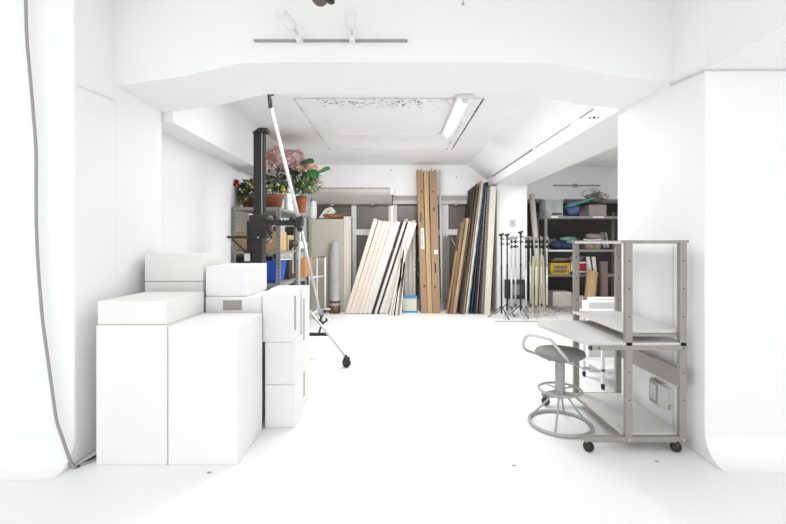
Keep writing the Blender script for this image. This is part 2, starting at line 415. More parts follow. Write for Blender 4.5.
# ------------------------------------------------------------------ white boxes
def wbox(x0, x1, y0, y1, z0, z1, label, m='box_white', slots=(), hole=None, bev=.006):
    q = B(m).box(x0, x1, y0, y1, z0, z1, bev)
    o = q.build('white_box'); tag(o, label, 'box', 'white boxes stacked by the left wall')
    for (side, a0, a1, c0, c1) in slots:
        if side == 'r': s_ = B('hole_grey').box(x1 - .012, x1 + .0015, a0, a1, c0, c1)
        else: s_ = B('hole_grey').box(a0, a1, y0 - .0015, y0 + .012, c0, c1)
        s_.build('hand_hole', parent=o)
    return o
wbox(-1.817, -1.384, 2.5, 3.0, 0, .852, 'tall white box standing nearest the left wall, flat box on top', 'box_white')
wbox(-1.378, -.955, 2.5, 2.975, 0, .846, 'tall white box in front with nothing on its top', 'box_white_b')
wbox(-1.815, -1.39, 2.51, 3.0, .854, .998, 'flat off-white box lying on the left tall front box', 'box_cream')
wbox(-1.885, -1.445, 3.06, 3.4, 0, .80, 'white box hidden low behind the front pair beside the wall', 'box_white')
wbox(-1.885, -1.445, 3.1, 3.42, .802, 1.06, 'off-white box directly under the highest box by the wall', 'box_cream')
wbox(-1.885, -1.445, 3.1, 3.42, 1.063, 1.27, 'highest off-white box of the stack, nearest the pillar', 'box_cream')
wbox(-1.43, -1.0, 3.02, 3.4, 0, .80, 'white box low behind the tall front pair, under the holed box', 'box_white')
wbox(-1.39, -.975, 3.02, 3.42, .802, .955, 'white box with a square grey hand hole in its front', 'box_white', slots=[('f', X(223, 3.02), X(242, 3.02), .858, .932)])
wbox(-1.40, -1.085, 3.05, 3.5, .957, 1.18, 'white box resting on the box with the square hole', 'box_white_b')
wbox(-.945, -.722, 3.0, 3.26, 0, .313, 'small white box at the bottom of the right-hand column', 'box_white_b')
wbox(-.945, -.722, 3.0, 3.26, .315, .625, 'small white box in the middle of the right-hand column', 'box_white')
wbox(-.965, -.742, 3.0, 3.24, .627, .992, 'taller white box topping the right-hand column, slit in its side', 'box_white', slots=[('r', 3.05, 3.10, .70, .955)])
wbox(-1.0, -.735, 3.3, 3.56, 0, .49, 'white box low behind the small column, slit in its side', 'box_white', slots=[('r', 3.33, 3.37, .1, .3)])
wbox(-1.0, -.735, 3.3, 3.56, .492, .985, 'white box behind the small column, long slit in its side', 'box_white', slots=[('r', 3.325, 3.365, .56, .90)])

# hanging cable on the left
pts = [(25, -6), (26, 30), (30, 70), (33, 110), (35.5, 150), (36.5, 190), (36.5, 230), (38, 270), (43, 320), (48, 360), (51, 385), (57, 420), (63, 440), (67, 452)]
P = [at(a, b_, 2.46) for a, b_ in pts]
for i in range(1, len(P) - 1): P[i].x += .003 * math.sin(i * 2.1)
P += [Vector((X(71, 2.46), 2.46, .035)), Vector((X(75, 2.46), 2.46, .008)), Vector((-1.91, 2.485, .007)), Vector((-1.87, 2.53, .007)), Vector((-1.84, 2.6, .007))]
P[0].z = CF
def smooth(P, k=4):
    out = []
    for i in range(len(P) - 1):
        p0 = P[max(i - 1, 0)]; p1 = P[i]; p2 = P[i + 1]; p3 = P[min(i + 2, len(P) - 1)]
        for j in range(k):
            t_ = j / k
            out.append(.5 * ((2 * p1) + (p2 - p0) * t_ + (2 * p0 - 5 * p1 + 4 * p2 - p3) * t_ ** 2 + (3 * p1 - p0 - 3 * p2 + p3) * t_ ** 3))
    return out + [P[-1]]
tag(B('cable_grey').tube(smooth(P), .0085, 8).build('cable'), 'grey cable hanging from the ceiling down to the floor at left', 'cable')
tag(B('black_soft').obox((X(77, 2.47), 2.465, .006), (X(97, 2.6), 2.62, .006), .012, .01).build('dark_strip'), 'thin dark strip on the floor between cable and white box', 'strip')  # thin dark bar laid along the floor towards the box
for px, py, lab in ((209, 473, 'tiny grey chip on the floor before the tall boxes'), (514, 466, 'tiny grey chip on the open floor left of the desk'), (657, 462, 'tiny grey chip on the floor in front of the desk')):
    D = EYE * F / (py - 242); x = X(px, D)
    tag(B('cable_grey').prism([(x - .012, D, 0.001), (x + .008, D - .006, 0.001), (x + .014, D + .003, 0.001), (x - .004, D + .008, 0.001)], (0, 0, .004)).build('paint_chip'), lab, 'chip', 'chips on the white floor')

# ------------------------------------------------------------------ desk with rack
DN, DF = 2.66, 3.42
XL, XR = 1.518, 1.868
t = thing('computer_desk', (1.6, 3.04, 0), 'grey metal computer desk with open shelves on casters beside the right wall', 'desk')
def post(x, y, z0, z1, w_=.046, d_=.03):
    q = B('metal_desk').box(x - w_ / 2, x + w_ / 2, y - d_ / 2, y + d_ / 2, z0, z1, .004)
    q.m('black')
    for zz in (z1 - .12, z1 - .3, z1 - .48, z1 - .66, z1 - .84, z1 - 1.02):
        if zz > z0: q.lathe([(.005, -.001), (.005, .0015)], (x, y - d_ / 2 - .0005, zz), 8, 'y')
    return q.build('post', parent=t)
for (x, y) in ((XL, DN), (XR, DN), (XL, DF), (XR, DF)): post(x, y, .075, EYE - .002)
zt = EYE
for y in (DN, DF): B('metal_desk').box(XL - .035, XR + .035, y - .016, y + .016, zt - .005, zt + .012, .003).build('top_rail', parent=t)
B('laminate').box(XL - .02, XR + .02, DN + .018, DF - .018, zt - .012, zt + .004, .002).build('top_shelf', parent=t)
q = B('laminate').box(XL - .022, XR + .02, DN + .018, DF + .01, .765, .785, .002); q.m('laminate_edge').box(XL - .024, XL - .0225, DN + .018, DF + .01, .766, .784)
q.build('upper_shelf', parent=t)
for y in (DN + .02, DF - .02): B('metal_desk').box(XL, XR, y - .01, y + .01, .745, .764).build('shelf_rail', parent=t)
q = B('laminate').prism([(1.89, 2.645, .69), (1.262, 2.645, .69), (1.235, 2.69, .69), (1.142, 3.25, .69), (1.155, 3.30, .69), (1.225, 3.41, .69), (1.89, 3.41, .69)], (0, 0, .02))
q.build('desktop', parent=t)
q = B('metal_desk').box(1.27, XR + .02, DN - .03, DN + .005, .665, .692, .003); q.m('black').box(1.262, 1.272, DN - .031, DN + .006, .664, .693)
q.m('black').lathe([(.006, -.001), (.006, .002)], (1.315, DN - .031, .679), 10, 'y'); q.lathe([(.006, -.001), (.006, .002)], (XR - .01, DN - .031, .679), 10, 'y')
q.build('desktop_rail', parent=t)
q = B('metal_desk').box(1.24, XR + .02, DF - .005, DF + .03, .665, .692, .003); q.build('desktop_rail', parent=t)
for y, x0 in ((DN, 1.232), (DF, 1.235)):
    q = B('metal_desk').box(x0, XR + .025, y - .02, y + .02, .068, .102, .005)
    q.m('alu').lathe([(.007, -.001), (.007, .002)], (XL, y - .02, .085), 10, 'y'); q.lathe([(.007, -.001), (.007, .002)], (XR, y - .02, .085), 10, 'y')
    q.build('base_rail', parent=t)
    for x, an in ((x0 + .03, 35), (XR - .04, 60)): caster(t, (x, y, .034), .033, ang=an)
q = B('laminate').box(XL - .02, XR + .01, DN + .02, DF - .02, .092, .11, .002)
q.m('laminate_edge').box(XL - .0225, XL - .0205, DN + .02, DF - .02, .093, .109); q.build('bottom_shelf', parent=t)
B('metal_desk').box(XL - .02, XL, DN + .02, DF - .02, .07, .091).build('shelf_rail', parent=t)
B('metal_desk').box(XR + .005, XR + .022, DN + .015, DF - .015, .405, .525, .002).build('back_panel', parent=t)

# wall outlet behind the desk
t = thing('wall_outlet', (PX, 3.03, .18), 'grey framed wall outlet box low on the wall behind the desk', 'outlet')
q = B('hole_grey'); y0, y1, z0, z1 = 2.99, 3.10, .165, .335
q.box(PX - .02, PX, y0, y1, z0, z1, .003); q.build('outlet_frame', parent=t)
B('frame_grey').box(PX - .026, PX - .0195, y0 + .022, y1 - .022, z0 + .03, z1 - .03).build('plate', parent=t)
B('label').box(PX - .03, PX, 2.885, 2.985, .175, .33, .004).build('junction_box', parent=t)
B('cable_grey').tube([(PX - .01, 2.93, .345), (PX - .012, 2.98, .343), (PX - .01, 3.05, .35)], .004, 6).build('lead', parent=t)
tag(B('cable_grey').tube([(PX, 2.88, .215), (PX - .02, 2.88, .21), (PX - .02, 2.88, .185), (PX - .012, 2.88, .18)], .003, 6).build('hook'), 'small metal hook on the wall just right of the outlet box', 'hook')
tag(B('line_pale').tube([(PX - .004, 2.86, 0), (PX - .004, 2.86, 1.34)], .003, 6).build('conduit'), 'thin pale vertical conduit on the wall behind the desk', 'conduit')

# ------------------------------------------------------------------ stool
sx, sy = 1.236, 3.055
t = thing('work_stool', (sx, sy, 0), 'grey swivel stool with ring base and tube backrest beside the desk', 'stool')
B('stool_grey').ring((sx, sy, .014), .217, .013, 48).build('base_ring', parent=t)
q = B('stool_grey').ring((sx, sy, .262), .150, .009, 40)
for k in range(4):
    a = R(25 + 90 * k); q.tube([(sx + .03 * math.cos(a), sy + .03 * math.sin(a), .262), (sx + .15 * math.cos(a), sy + .15 * math.sin(a), .262)], .006, 8)
q.build('foot_ring', parent=t)
for k in range(4):
    a = R(60 + 90 * k)
    B('stool_grey').tube([(sx + .032 * math.cos(a), sy + .032 * math.sin(a), .25), (sx + .10 * math.cos(a), sy + .10 * math.sin(a), .15), (sx + .214 * math.cos(a), sy + .214 * math.sin(a), .018)], .0075, 8).build('leg', parent=t)
pr = [(.028, .2)]
z = .215
while z < .475:
    pr += [(.030, z), (.037, z + .006), (.037, z + .012), (.030, z + .018)]; z += .02
B('stool_grey').lathe(pr + [(.028, .49)], (sx, sy, 0), 20).build('column', parent=t)
B('seat_grey').lathe([(.05, .0), (.15, .004), (.172, .018), (.178, .035), (.170, .050), (.12, .062), (.001, .066)], (sx, sy, .502), 36).build('seat', parent=t)
B('black').box(sx - .09, sx + .09, sy - .015, sy + .015, .478, .492).build('seat_plate', parent=t)
bp = [at(570, 363, 2.93), at(567.5, 360, 2.89), at(560, 351, 2.88), at(551, 340.5, 2.89), at(546, 338.5, 2.9), at(531, 335.2, 2.95), at(526, 337, 2.97), at(523, 345, 3.0), at(525.5, 349.5, 3.02), at(533, 352.5, 3.05), at(545, 355.5, 3.06), at(556, 359, 3.06)]
B('alu').tube(smooth([Vector(p) for p in bp], 5), .0115, 10).build('backrest', parent=t)
q = B('stool_grey').tube([(sx + .0, sy - .05, .484), (sx + .09, sy - .15, .475)], .006, 8).blob((sx + .115, sy - .17, .47), .035, .014, .011, amp=0).build('lever', parent=t)

# white rolling cart behind the pillar, boxes beyond
t = thing('rolling_cart', (2.25, 3.95, 0), 'white rolling cart with low shelf seen through the desk, beyond the pillar', 'cart')
cx0, cx1, cy0, cy1 = 1.91, 2.6, 3.76, 4.16
B('pole_white').box(cx0 - .02, cx1, cy0 - .02, cy1 + .02, .63, .68, .004).build('top', parent=t)
B('box_white').box(cx0, cx1, cy0, cy1, .17, .19).build('shelf', parent=t)
for x in (cx0 + .012, cx1 - .012):
    for y in (cy0 + .012, cy1 - .012):
        B('pole_white').box(x - .012, x + .012, y - .012, y + .012, .06, .63).build('leg', parent=t)
        caster(t, (x, y, .023), .022)
o = wbox(2.04, 2.6, 4.3, 4.45, 0, .60, 'white box standing behind the white rolling cart', 'box_white'); o['group'] = 'white boxes past the right pillar'
o = wbox(2.04, 2.6, 4.3, 4.45, .602, .73, 'flat white box lying on the box behind the cart', 'box_white_b'); o['group'] = 'white boxes past the right pillar'
o = wbox(2.30, 2.8, 4.75, 4.9, 0, .62, 'white box farther behind the rolling cart, partly hidden', 'box_white'); o['group'] = 'white boxes past the right pillar'
o = wbox(2.31, 2.8, 4.75, 4.9, .622, .705, 'thin white box on the farther box behind the cart', 'box_white_b'); o['group'] = 'white boxes past the right pillar'

# ------------------------------------------------------------------ metal shelving at left with its load
def rack(x0, x1, y0, y1, H, levels, label, m='rack_steel', group=None, thick=.035):
    t = thing('shelving_rack', ((x0 + x1) / 2, (y0 + y1) / 2, 0), label, 'shelving', group)
    for x, sx_ in ((x0, 1), (x1, -1)):
        for y, sy_ in ((y0, 1), (y1, -1)):
            q = B(m).box(x, x + sx_ * .045, y, y + sy_ * .004, 0, H) if sx_ > 0 else B(m).box(x - .045, x, min(y, y + sy_ * .004), max(y, y + sy_ * .004), 0, H)
            q.box(min(x, x + sx_ * .004), max(x, x + sx_ * .004), min(y, y + sy_ * .045), max(y, y + sy_ * .045), 0, H)
            if y == y0:
                q.m('black'); zz = .06
                while zz < H: q.box(x + sx_ * .022 - .005, x + sx_ * .022 + .005, y - .001, y + .001, zz, zz + .022); zz += .05
            q.build('post', parent=t)
    for z in levels:
        B(m).box(x0 + .006, x1 - .006, y0 + .006, y1 - .006, z - thick, z, .002).build('shelf', parent=t)
    return t
RX0, RX1 = X(232.5, 5.35), -1.49
RL = (.10, .45, .81, 1.24, 1.815)
rack(RX0, RX1, 5.35, 6.27, 1.82, RL, 'grey perforated steel shelving nearer the camera, flower pots on top', 'rack_light', 'steel racks along the left wall')
rack(RX0, RX1, 6.29, 7.2, 1.82, RL, 'grey steel shelving farther along the left wall behind the first', 'rack_light', 'steel racks along the left wall')
def sbox(name, m, px0, px1, y0, y1, z0, z1, label, cat, group=None, bev=.004, lid=None):
    """box given by its front face columns"""
    x0, x1 = X(px0, y0), X(px1, y0)
    o = B(m).box(x0, x1, y0, y1, z0, z1, bev).build(name); tag(o, label, cat, group)
    return o
o = sbox('cardboard_box', 'cardboard_tan', 264, 279.5, 5.45, 5.8, 1.242, 1.5, 'tan cardboard box on the rack shelf beside the black stand', 'box', 'boxes on the left rack')
B('label').box(X(268, 5.45), X(272, 5.45), 5.448, 5.452, 1.36, 1.41).build('flap', parent=o)
sbox('cardboard_box', 'cardboard_tan', 236, 247, 5.5, 5.85, 1.242, 1.5, 'tan cardboard box at the wall end of the rack shelf', 'box', 'boxes on the left rack')
sbox('cardboard_box', 'cardboard_b', 281.5, 288, 5.86, 6.2, 1.242, 1.46, 'brown cardboard box behind the perforated rack post', 'box', 'boxes on the left rack')
sbox('equipment_case', 'black_soft', 285, 297, 6.31, 6.6, 1.242, 1.6, 'black case standing on the second rack shelf', 'case')
# blue crate
t = thing('plastic_crate', (-1.62, 5.7, .812), 'blue plastic crate with a rim on the lower rack shelf', 'crate')
cx0, cx1, cy0, cy1 = X(264, 5.45), X(288, 5.9) - .0, 5.45, 5.95
cx1 = -1.56
q = B('blue'); 
q.hexa([(cx0 + .03, cy0 + .03, .812), (cx1 - .03, cy0 + .03, .812), (cx1 - .03, cy1 - .03, .812), (cx0 + .03, cy1 - .03, .812), (cx0, cy0, 1.08), (cx1, cy0, 1.08), (cx1, cy1, 1.08), (cx0, cy1, 1.08)])
for k in range(9): 
    x = cx0 + .05 + k * (cx1 - cx0 - .1) / 8; q.box(x - .005, x + .005, cy0 - .004, cy0 + .02, .85, 1.07)
q.build('crate_body', parent=t)
B('blue').box(cx0 - .008, cx1 + .004, cy0 - .01, cy1 + .01, 1.08, 1.11, .005).build('rim', parent=t)
q = B('box_white').obox((cx1 - .06, cy0 + .1, 1.12), (cx1 + .08, cy0 + .35, 1.12), .1, .01); tag(q.build('paper_sheet'), 'white paper sheet lying over the rim of the blue crate', 'paper')
sbox('cardboard_box', 'cardboard_orange', 297, 305, 6.35, 6.9, .812, 1.1, 'orange-brown cardboard box on the farther rack, low shelf', 'box', 'boxes on the left rack')
sbox('equipment_bag', 'black_soft', 288, 297, 6.33, 6.9, .452, .70, 'black bag on the low shelf of the farther rack', 'bag')
sbox('equipment_case', 'black_soft', 236, 262, 5.5, 6.0, .812, 1.15, 'dark case behind the black stand on the lower rack shelf', 'case')
# white cloth bundle hanging at rack side
q = MB().m('cream_cloth').blob((X(301, 6.5), 6.5, 1.30), .10, .13, .06, 5, .25).blob((X(298, 6.4), 6.42, 1.27), .09, .1, .03, 7, .3)
tag(q.build('cloth_bundle'), 'crumpled white cloth on the mid shelf of the farther rack', 'cloth')

q = MB().m('black_soft')
for i, (px, py, r) in enumerate(((289, 247, .05), (293, 244, .06), (287, 241, .04))): q.blob(at(px, py, 5.95), r * 1.2, r, r, i, .3)
tag(q.build('cable_coil'), 'black bundled cable beside the tan boxes on the rack', 'cables')
sbox('equipment_case', 'black_soft', 281.5, 289, 6.0, 6.2, .812, 1.12, 'black case beside the blue crate at the rack end', 'case')
sbox('plastic_tub', 'teal_pale', 299, 305, 6.9, 7.1, 1.242, 1.36, 'pale green tub at the far end of the rack mid shelf', 'tub')

# plants
def foliage(q, c, rx, ry, rz, n, L, W, seed, up=.4):
    rn = random.Random(seed)
    for i in range(n):
        a = rn.uniform(0, 2 * math.pi); u = rn.uniform(-.9, 1); k = rn.uniform(.35, 1) ** .5
        s_ = math.sqrt(max(0, 1 - u * u))
        p = Vector((c[0] + rx * k * s_ * math.cos(a), c[1] + ry * k * s_ * math.sin(a), c[2] + rz * k * u))
        d = Vector((math.cos(a) + rn.uniform(-.5, .5), math.sin(a) + rn.uniform(-.5, .5), up + rn.uniform(-.7, .7)))
        q.leaf(p, d, L * rn.uniform(.6, 1.3), W * rn.uniform(.7, 1.2), rn.uniform(.1, .5))
def flower(q, c, r, seed):
    rn = random.Random(seed); c = Vector(c)
    for ring_, (k, up) in enumerate(((7, .2), (5, .8), (3, 2))):
        for j in range(k):
            a = 2 * math.pi * j / k + ring_ * .4 + rn.uniform(-.1, .1)
            # petals open toward the viewer's side and upward
            d = Vector((math.cos(a), -up * .6 - .2, math.sin(a) + up * .2)); q.leaf(c, d, r, r * .8, .2)
def pot(t, x, y, z, r, h, m, sq=False):
    if sq:
        q = B(m).hexa([(x - r * .8, y - r * .8, z), (x + r * .8, y - r * .8, z), (x + r * .8, y + r * .8, z), (x - r * .8, y + r * .8, z), (x - r, y - r, z + h), (x + r, y - r, z + h), (x + r, y + r, z + h), (x - r, y + r, z + h)])
        pb = MB(); 
        o = None
    q = B(m)
    q.lathe([(r * .72, 0), (r * .92, h * .72), (r * 1.02, h * .73), (r * 1.05, h), (r * .9, h), (r * .88, h * .9)], (x, y, z), 24)
    q.build('pot', parent=t)
    B('soil').lathe([(r * .86, h * .9), (r * .86, h * .93)], (x, y, z), 20).build('soil', parent=t)
def stems(t, base, tops, m='leaf_dark'):
    q = B(m)
    for p in tops: 
        b_ = Vector(base); p = Vector(p); q.tube([b_, b_.lerp(p, .5) + Vector((0, 0, .03)), p], .004, 5)
    q.build('stem', parent=t)
TZ = 1.817
# 1 left: red and yellow flowers
x, y = X(248, 5.6), 5.6
t = thing('potted_plant', (x, y, TZ), 'small potted plant with red and yellow flowers at the rack wall end', 'plant', 'potted plants on the rack')
pot(t, x, y, TZ, .085, .13, 'terracotta')
q = B('leaf_dark'); foliage(q, (x + .01, y, TZ + .21), .12, .12, .18, 330, .06, .045, 1); q.m('leaf'); foliage(q, (x + .01, y - .05, TZ + .17), .12, .12, .13, 110, .05, .03, 2)
q.m('leaf_light'); foliage(q, (x + .0, y - .08, TZ + .1), .11, .1, .1, 50, .05, .025, 5); q.build('leaves', parent=t)
q = MB()
for k, (px, py, r, m) in enumerate(((236.5, 183, .06, 'red'), (248, 183, .03, 'yellow'), (252, 186.5, .036, 'yellow'), (242.5, 191.5, .03, 'yellow'), (246, 199, .025, 'white_petal'), (240, 189, .025, 'white_petal'), (241, 201, .022, 'yellow'), (250, 193, .02, 'white_petal'))):
    c = at(px, py, 5.46 if m != 'x' else 5.4); f_ = B(m); flower(f_, c, r, k); f_.blob(c + Vector((0, .01, 0)), r * .35, r * .35, r * .35, amp=.1, sub=1); f_.build('flower', parent=t)
stems(t, (x, y, TZ + .1), [at(236.5, 183, 5.47), at(248, 183, 5.47), at(252, 187, 5.47), at(240, 200, 5.47)])
# 2 centre: terracotta pot with yellow-green flowers
x, y = X(273.5, 5.55), 5.55
t = thing('potted_plant', (x, y, TZ), 'large terracotta pot with yellow and white flowers right of the black column', 'plant', 'potted plants on the rack')
pot(t, x, y, TZ, .135, .185, 'terracotta')
q = B('leaf_dark'); foliage(q, (x + .02, y, TZ + .30), .2, .12, .13, 260, .07, .035, 11); q.m('leaf'); foliage(q, (x + .05, y - .05, TZ + .26), .17, .1, .09, 110, .06, .03, 12); q.build('leaves', parent=t)
for k, (px, py, r, m) in enumerate(((283, 188.5, .045, 'yellow'), (270, 190, .03, 'white_petal'), (272, 186, .028, 'yellow'), (277.5, 184, .028, 'white_petal'), (267, 186, .026, 'white_petal'), (286, 193, .025, 'yellow'), (265, 167, .03, 'red_dark'), (269, 171, .03, 'red_dark'), (267, 176, .025, 'red_dark'), (272, 165, .02, 'red_dark'))):
    c = at(px, py, 5.40); f_ = B(m); flower(f_, c, r, k + 20); f_.blob(c + Vector((0, .01, 0)), r * .35, r * .35, r * .35, amp=.1, sub=1); f_.build('flower', parent=t)
stems(t, (x, y, TZ + .15), [at(283, 188, 5.41), at(270, 190, 5.41), at(277, 184, 5.41), at(265, 167, 5.41), at(269, 171, 5.41)])
# 3 tall pink spray plant in brown pot on the farther rack
x, y = X(301.5, 6.45), 6.45
t = thing('potted_plant', (x, y, TZ), 'tall pink blossoming arrangement with big green leaves in a brown pot', 'plant', 'potted plants on the rack')
pot(t, x, y, TZ, .085, .26, 'terracotta_b')
q = B('leaf'); foliage(q, at(300, 182, 6.3), .22, .2, .24, 330, .10, .045, 31); q.m('leaf_light'); foliage(q, at(309, 184, 6.2), .17, .15, .17, 130, .10, .04, 32)
q.m('leaf_dark'); foliage(q, at(287, 174, 6.2), .16, .15, .15, 200, .08, .04, 33); q.build('leaves', parent=t)
q = B('pink')
for k, (px, py, rx, rz, n) in enumerate(((272, 160, .05, .14, 80), (280, 158, .15, .13, 130), (293, 157, .14, .11, 110), (286, 167, .14, .10, 70))):
    foliage(q, at(px, py, 5.8 if px < 285 else 6.1), rx, .12, rz, int(n * 1.6), .055, .045, 40 + k)
q.m('pink_pale')
for k, (px, py, rx, rz, n) in enumerate(((300, 168, .13, .07, 90), (311, 170, .13, .07, 100), (293, 163, .1, .07, 40), (308, 164, .1, .06, 40), (276, 152, .12, .08, 30))):
    foliage(q, at(px, py, 6.12), rx, .10, rz, int(n * 1.6), .055, .045, 50 + k)
o = q.build('blossoms', parent=t); o['kind'] = 'stuff'
bl = lambda a, b_, c, D, D2, W, L: None
for pts_ in (((300, 162), (314, 163)), ((316, 173), (330, 169.5)), ((307, 170), (318, 178))):
    a, b_ = at(*pts_[0], 6.05), at(*pts_[1], 5.85)
    f_ = B('leaf_big'); d = b_ - a
    n_ = Vector((0, -.75, .65)); w_ = d.normalized().cross(n_).normalized()
    L = d.length; rows = []
    for s_, wd in ((0, .02), (.15, .5), (.4, 1), (.65, .95), (.85, .6), (1, .04)):
        c = a + d * s_ + Vector((0, 0, .02 * math.sin(s_ * 3)))
        rows.append((f_.bm.verts.new(c - w_ * .085 * wd), f_.bm.verts.new(c + n_ * -.012), f_.bm.verts.new(c + w_ * .085 * wd)))
    for A, B2 in zip(rows, rows[1:]):
        f_._f([f_.bm.faces.new((A[0], A[1], B2[1], B2[0])), f_.bm.faces.new((A[1], A[2], B2[2], B2[1]))], True)
    f_.build('big_leaf', parent=t)
stems(t, (x, y, TZ + .22), [at(300, 165, 6.2), at(316, 173, 6.2), at(276, 158, 5.85), at(290, 158, 6.15), at(272, 153, 5.8), at(307, 170, 6.2)], 'leaf')
# white vessels beside the pots
x, y = X(288.5, 6.0), 6.0
t = thing('white_jug', (x, y, TZ), 'tall white plastic jug between the pots on the rack', 'jug')
B('box_white').lathe([(.055, 0), (.06, .02), (.06, .2), (.05, .27), (.03, .31), (.03, .36)], (x, y, TZ), 20).build('jug_body', parent=t)
B('grey_plastic').tube([(x + .03, y - .02, TZ + .3), (x + .085, y - .03, TZ + .27), (x + .085, y - .03, TZ + .15), (x + .055, y - .02, TZ + .1)], .008, 8).build('handle', parent=t)
x, y = X(313, 6.8) , 6.95
x, y = X(313.5, 8.1), 8.12; vz = Z(219, 8.0) + .001
t = thing('white_vase', (x, y, vz), 'white vase at the left end of the beige cabinet top', 'vase')
B('box_white').lathe([(.045, 0), (.062, .04), (.066, .15), (.06, .28), (.05, .33), (.05, .36)], (x, y, vz), 20).build('vase_body', parent=t)

# ------------------------------------------------------------------ black studio camera stand
SY = 4.75; cxs = X(259.5, SY)
t = thing('camera_stand', (cxs, SY, 0), 'black studio camera stand with tall column in front of the rack', 'camera stand')
hw = .062
zt = Z(133, SY)
q = B('column_black').box(cxs - hw, cxs + hw, SY - .03, SY + .05, .12, zt, .006)
q.m('black').box(cxs - hw * .55, cxs - hw * .35, SY - .033, SY - .029, .3, zt - .02); q.m('alu').box(cxs + hw * .55, cxs + hw * .68, SY - .033, SY - .029, .3, zt - .01)
q.build('column', parent=t)
q = B('column_black').prism([(cxs - hw, SY - .05, zt - .02), (cxs + hw + .04, SY - .05, zt + .0), (cxs + hw + .04, SY - .05, zt + .045), (cxs + .01, SY - .05, zt + .05), (cxs - hw, SY - .05, zt + .0)], (0, .11, 0))
q.build('top_bracket', parent=t)
# carriage
z0, z1 = Z(238, SY - .1), Z(215, SY - .1)
B('column_black').box(X(249.5, SY - .1), X(267, SY - .1), SY - .12, SY + .08, z0, z1, .01).build('carriage', parent=t)
B('column_black').box(X(246.5, SY - .1), X(251, SY - .1), SY - .1, SY - .03, Z(266, SY - .1), Z(221, SY - .1), .005).build('counterweight', parent=t)
q = B('column_black').box(X(250, SY - .1), X(262, SY - .1), SY - .1, SY - .03, Z(268, SY - .1), Z(238, SY - .1), .005); q.build('lower_carriage', parent=t)
B('label').box(X(244.5, SY - .12), X(250, SY - .12), SY - .125, SY - .12, Z(261, SY - .12), Z(253.5, SY - .12)).build('label_plate', parent=t)
B('black').box(X(244, SY - .11), X(251, SY - .11), SY - .12, SY - .09, Z(266, SY - .1), Z(250, SY - .1), .003).build('control_box', parent=t)
q = B('black').box(X(229, SY - .2), X(267, SY - .2), SY - .26, SY - .12, Z(238.5, SY - .2), Z(236, SY - .2), .004); q.m('alu').lathe([(.01, -.004), (.01, 0)], (X(258, SY - .26), SY - .26, Z(237.5, SY - .26)), 10, 'y')
q.build('tray', parent=t)
B('black_soft').obox(at(232, 239, SY - .18), at(246, 252, SY - .1), .02, .02).build('tray_brace', parent=t)
# horizontal arm with knobs
za = Z(223, SY - .05)
B('black').box(X(264, SY - .05), X(297, SY - .05), SY - .085, SY - .015, za - .03, za + .035, .008).build('arm', parent=t)
for px, py, r, D, ax in ((263, 218, .03, -.15, 'y'), (268, 226, .028, -.14, 'y'), (275, 217, .022, -.13, 'y'), (283, 222, .03, -.12, 'y'), (292, 219, .028, -.12, 'y'), (271, 233, .018, -.14, 'y'), (296, 226, .02, -.12, 'y')):
    c = at(px, py, SY + D)
    q = B('black').lathe([(r * .6, -.02), (r, -.015), (r, .01), (r * .5, .015), (r * .4, .05)], c, 14, 'y')
    q.build('knob', parent=t)
for px, py in ((271, 218), (283.5, 221), (274, 227)):
    q = B('chrome'); c = at(px, py, SY - .15); q.tube([c + Vector((.02 * math.cos(a), 0, .02 * math.sin(a))) for a in [R(20 * i) for i in range(10)]], .004, 6); q.build('lever', parent=t)
B('label').blob(at(250.5, 215.5, SY - .06), .026, .02, .026, amp=.02).build('ball_handle', parent=t)
B('black').tube([at(268, 229, SY - .1), at(272, 238, SY - .16), at(266, 243, SY - .2)], .008, 8).build('crank', parent=t)
# base
q = B('column_black').box(cxs - .16, cxs + .16, SY - .12, SY + .14, .07, .14, .01)
for dx, dy in ((-.3, -.3), (.3, -.3), (0, .4)): q.obox((cxs, SY, .1), (cxs + dx, SY + dy, .085), .06, .05)
q.build('base', parent=t)
for dx, dy in ((-.3, -.3), (.3, -.3), (0, .4)): caster(t, (cxs + dx, SY + dy, .036), .035)

# ------------------------------------------------------------------ roller stand with white boom pole
bx, by = X(298.5, 4.58), 4.62
t = thing('boom_stand', (bx, by, 0), 'roller stand holding a long slanted white boom pole beside the boxes', 'boom stand')
B('alu').tube([(bx, by, .30), (bx, by, Z(222, by))], .014, 10).build('column', parent=t)
p_top = at(270.5, 104, 4.25); p_cl = at(299.5, 222, 4.56); p_low = at(322.5, 324, 4.83)
B('pole_white').tube([p_top, p_cl], [.017, .022], 12).build('boom_pole', parent=t)
B('alu').tube([p_cl, p_low], [.018, .013], 12).build('boom_extension', parent=t)
q = B('black_soft').tube([at(270.5, 108, 4.25), at(270, 99, 4.25)], .022, 10); q.obox(at(269.8, 103, 4.24), at(269, 94, 4.24), .03, .03); q.obox(at(268, 94.5, 4.24), at(274, 94.5, 4.24), .02, .02)
q.build('end_clamp', parent=t)
q = B('black').box(p_cl.x - .03, p_cl.x + .03, 4.50, by + .03, p_cl.z - .05, p_cl.z + .05, .01)
q.lathe([(.03, -.02), (.03, .02)], p_cl + Vector((.02, -.07, -.08)), 12, 'y'); q.lathe([(.022, -.02), (.022, .03)], p_cl + Vector((.03, -.06, .04)), 12, 'y'); q.build('clamp', parent=t)
ct = Vector((X(346.5, 4.45), 4.45, .10)); hub = Vector((bx + .02, by, Z(300, 4.6)))
B('alu').tube([hub, ct], .013, 10).build('leg', parent=t)
q = caster(t, (ct.x, ct.y, .05), .048, ang=60)
for ex, ey in ((bx - .42, by + .28), (bx - .12, by + .42)):
    B('alu').tube([hub, (ex, ey, .10)], .013, 10).build('leg', parent=t)
    caster(t, (ex, ey, .042), .041)
B('black_soft').lathe([(.024, -.05), (.03, -.03), (.03, .03), (.02, .05)], hub, 12).build('collar', parent=t)
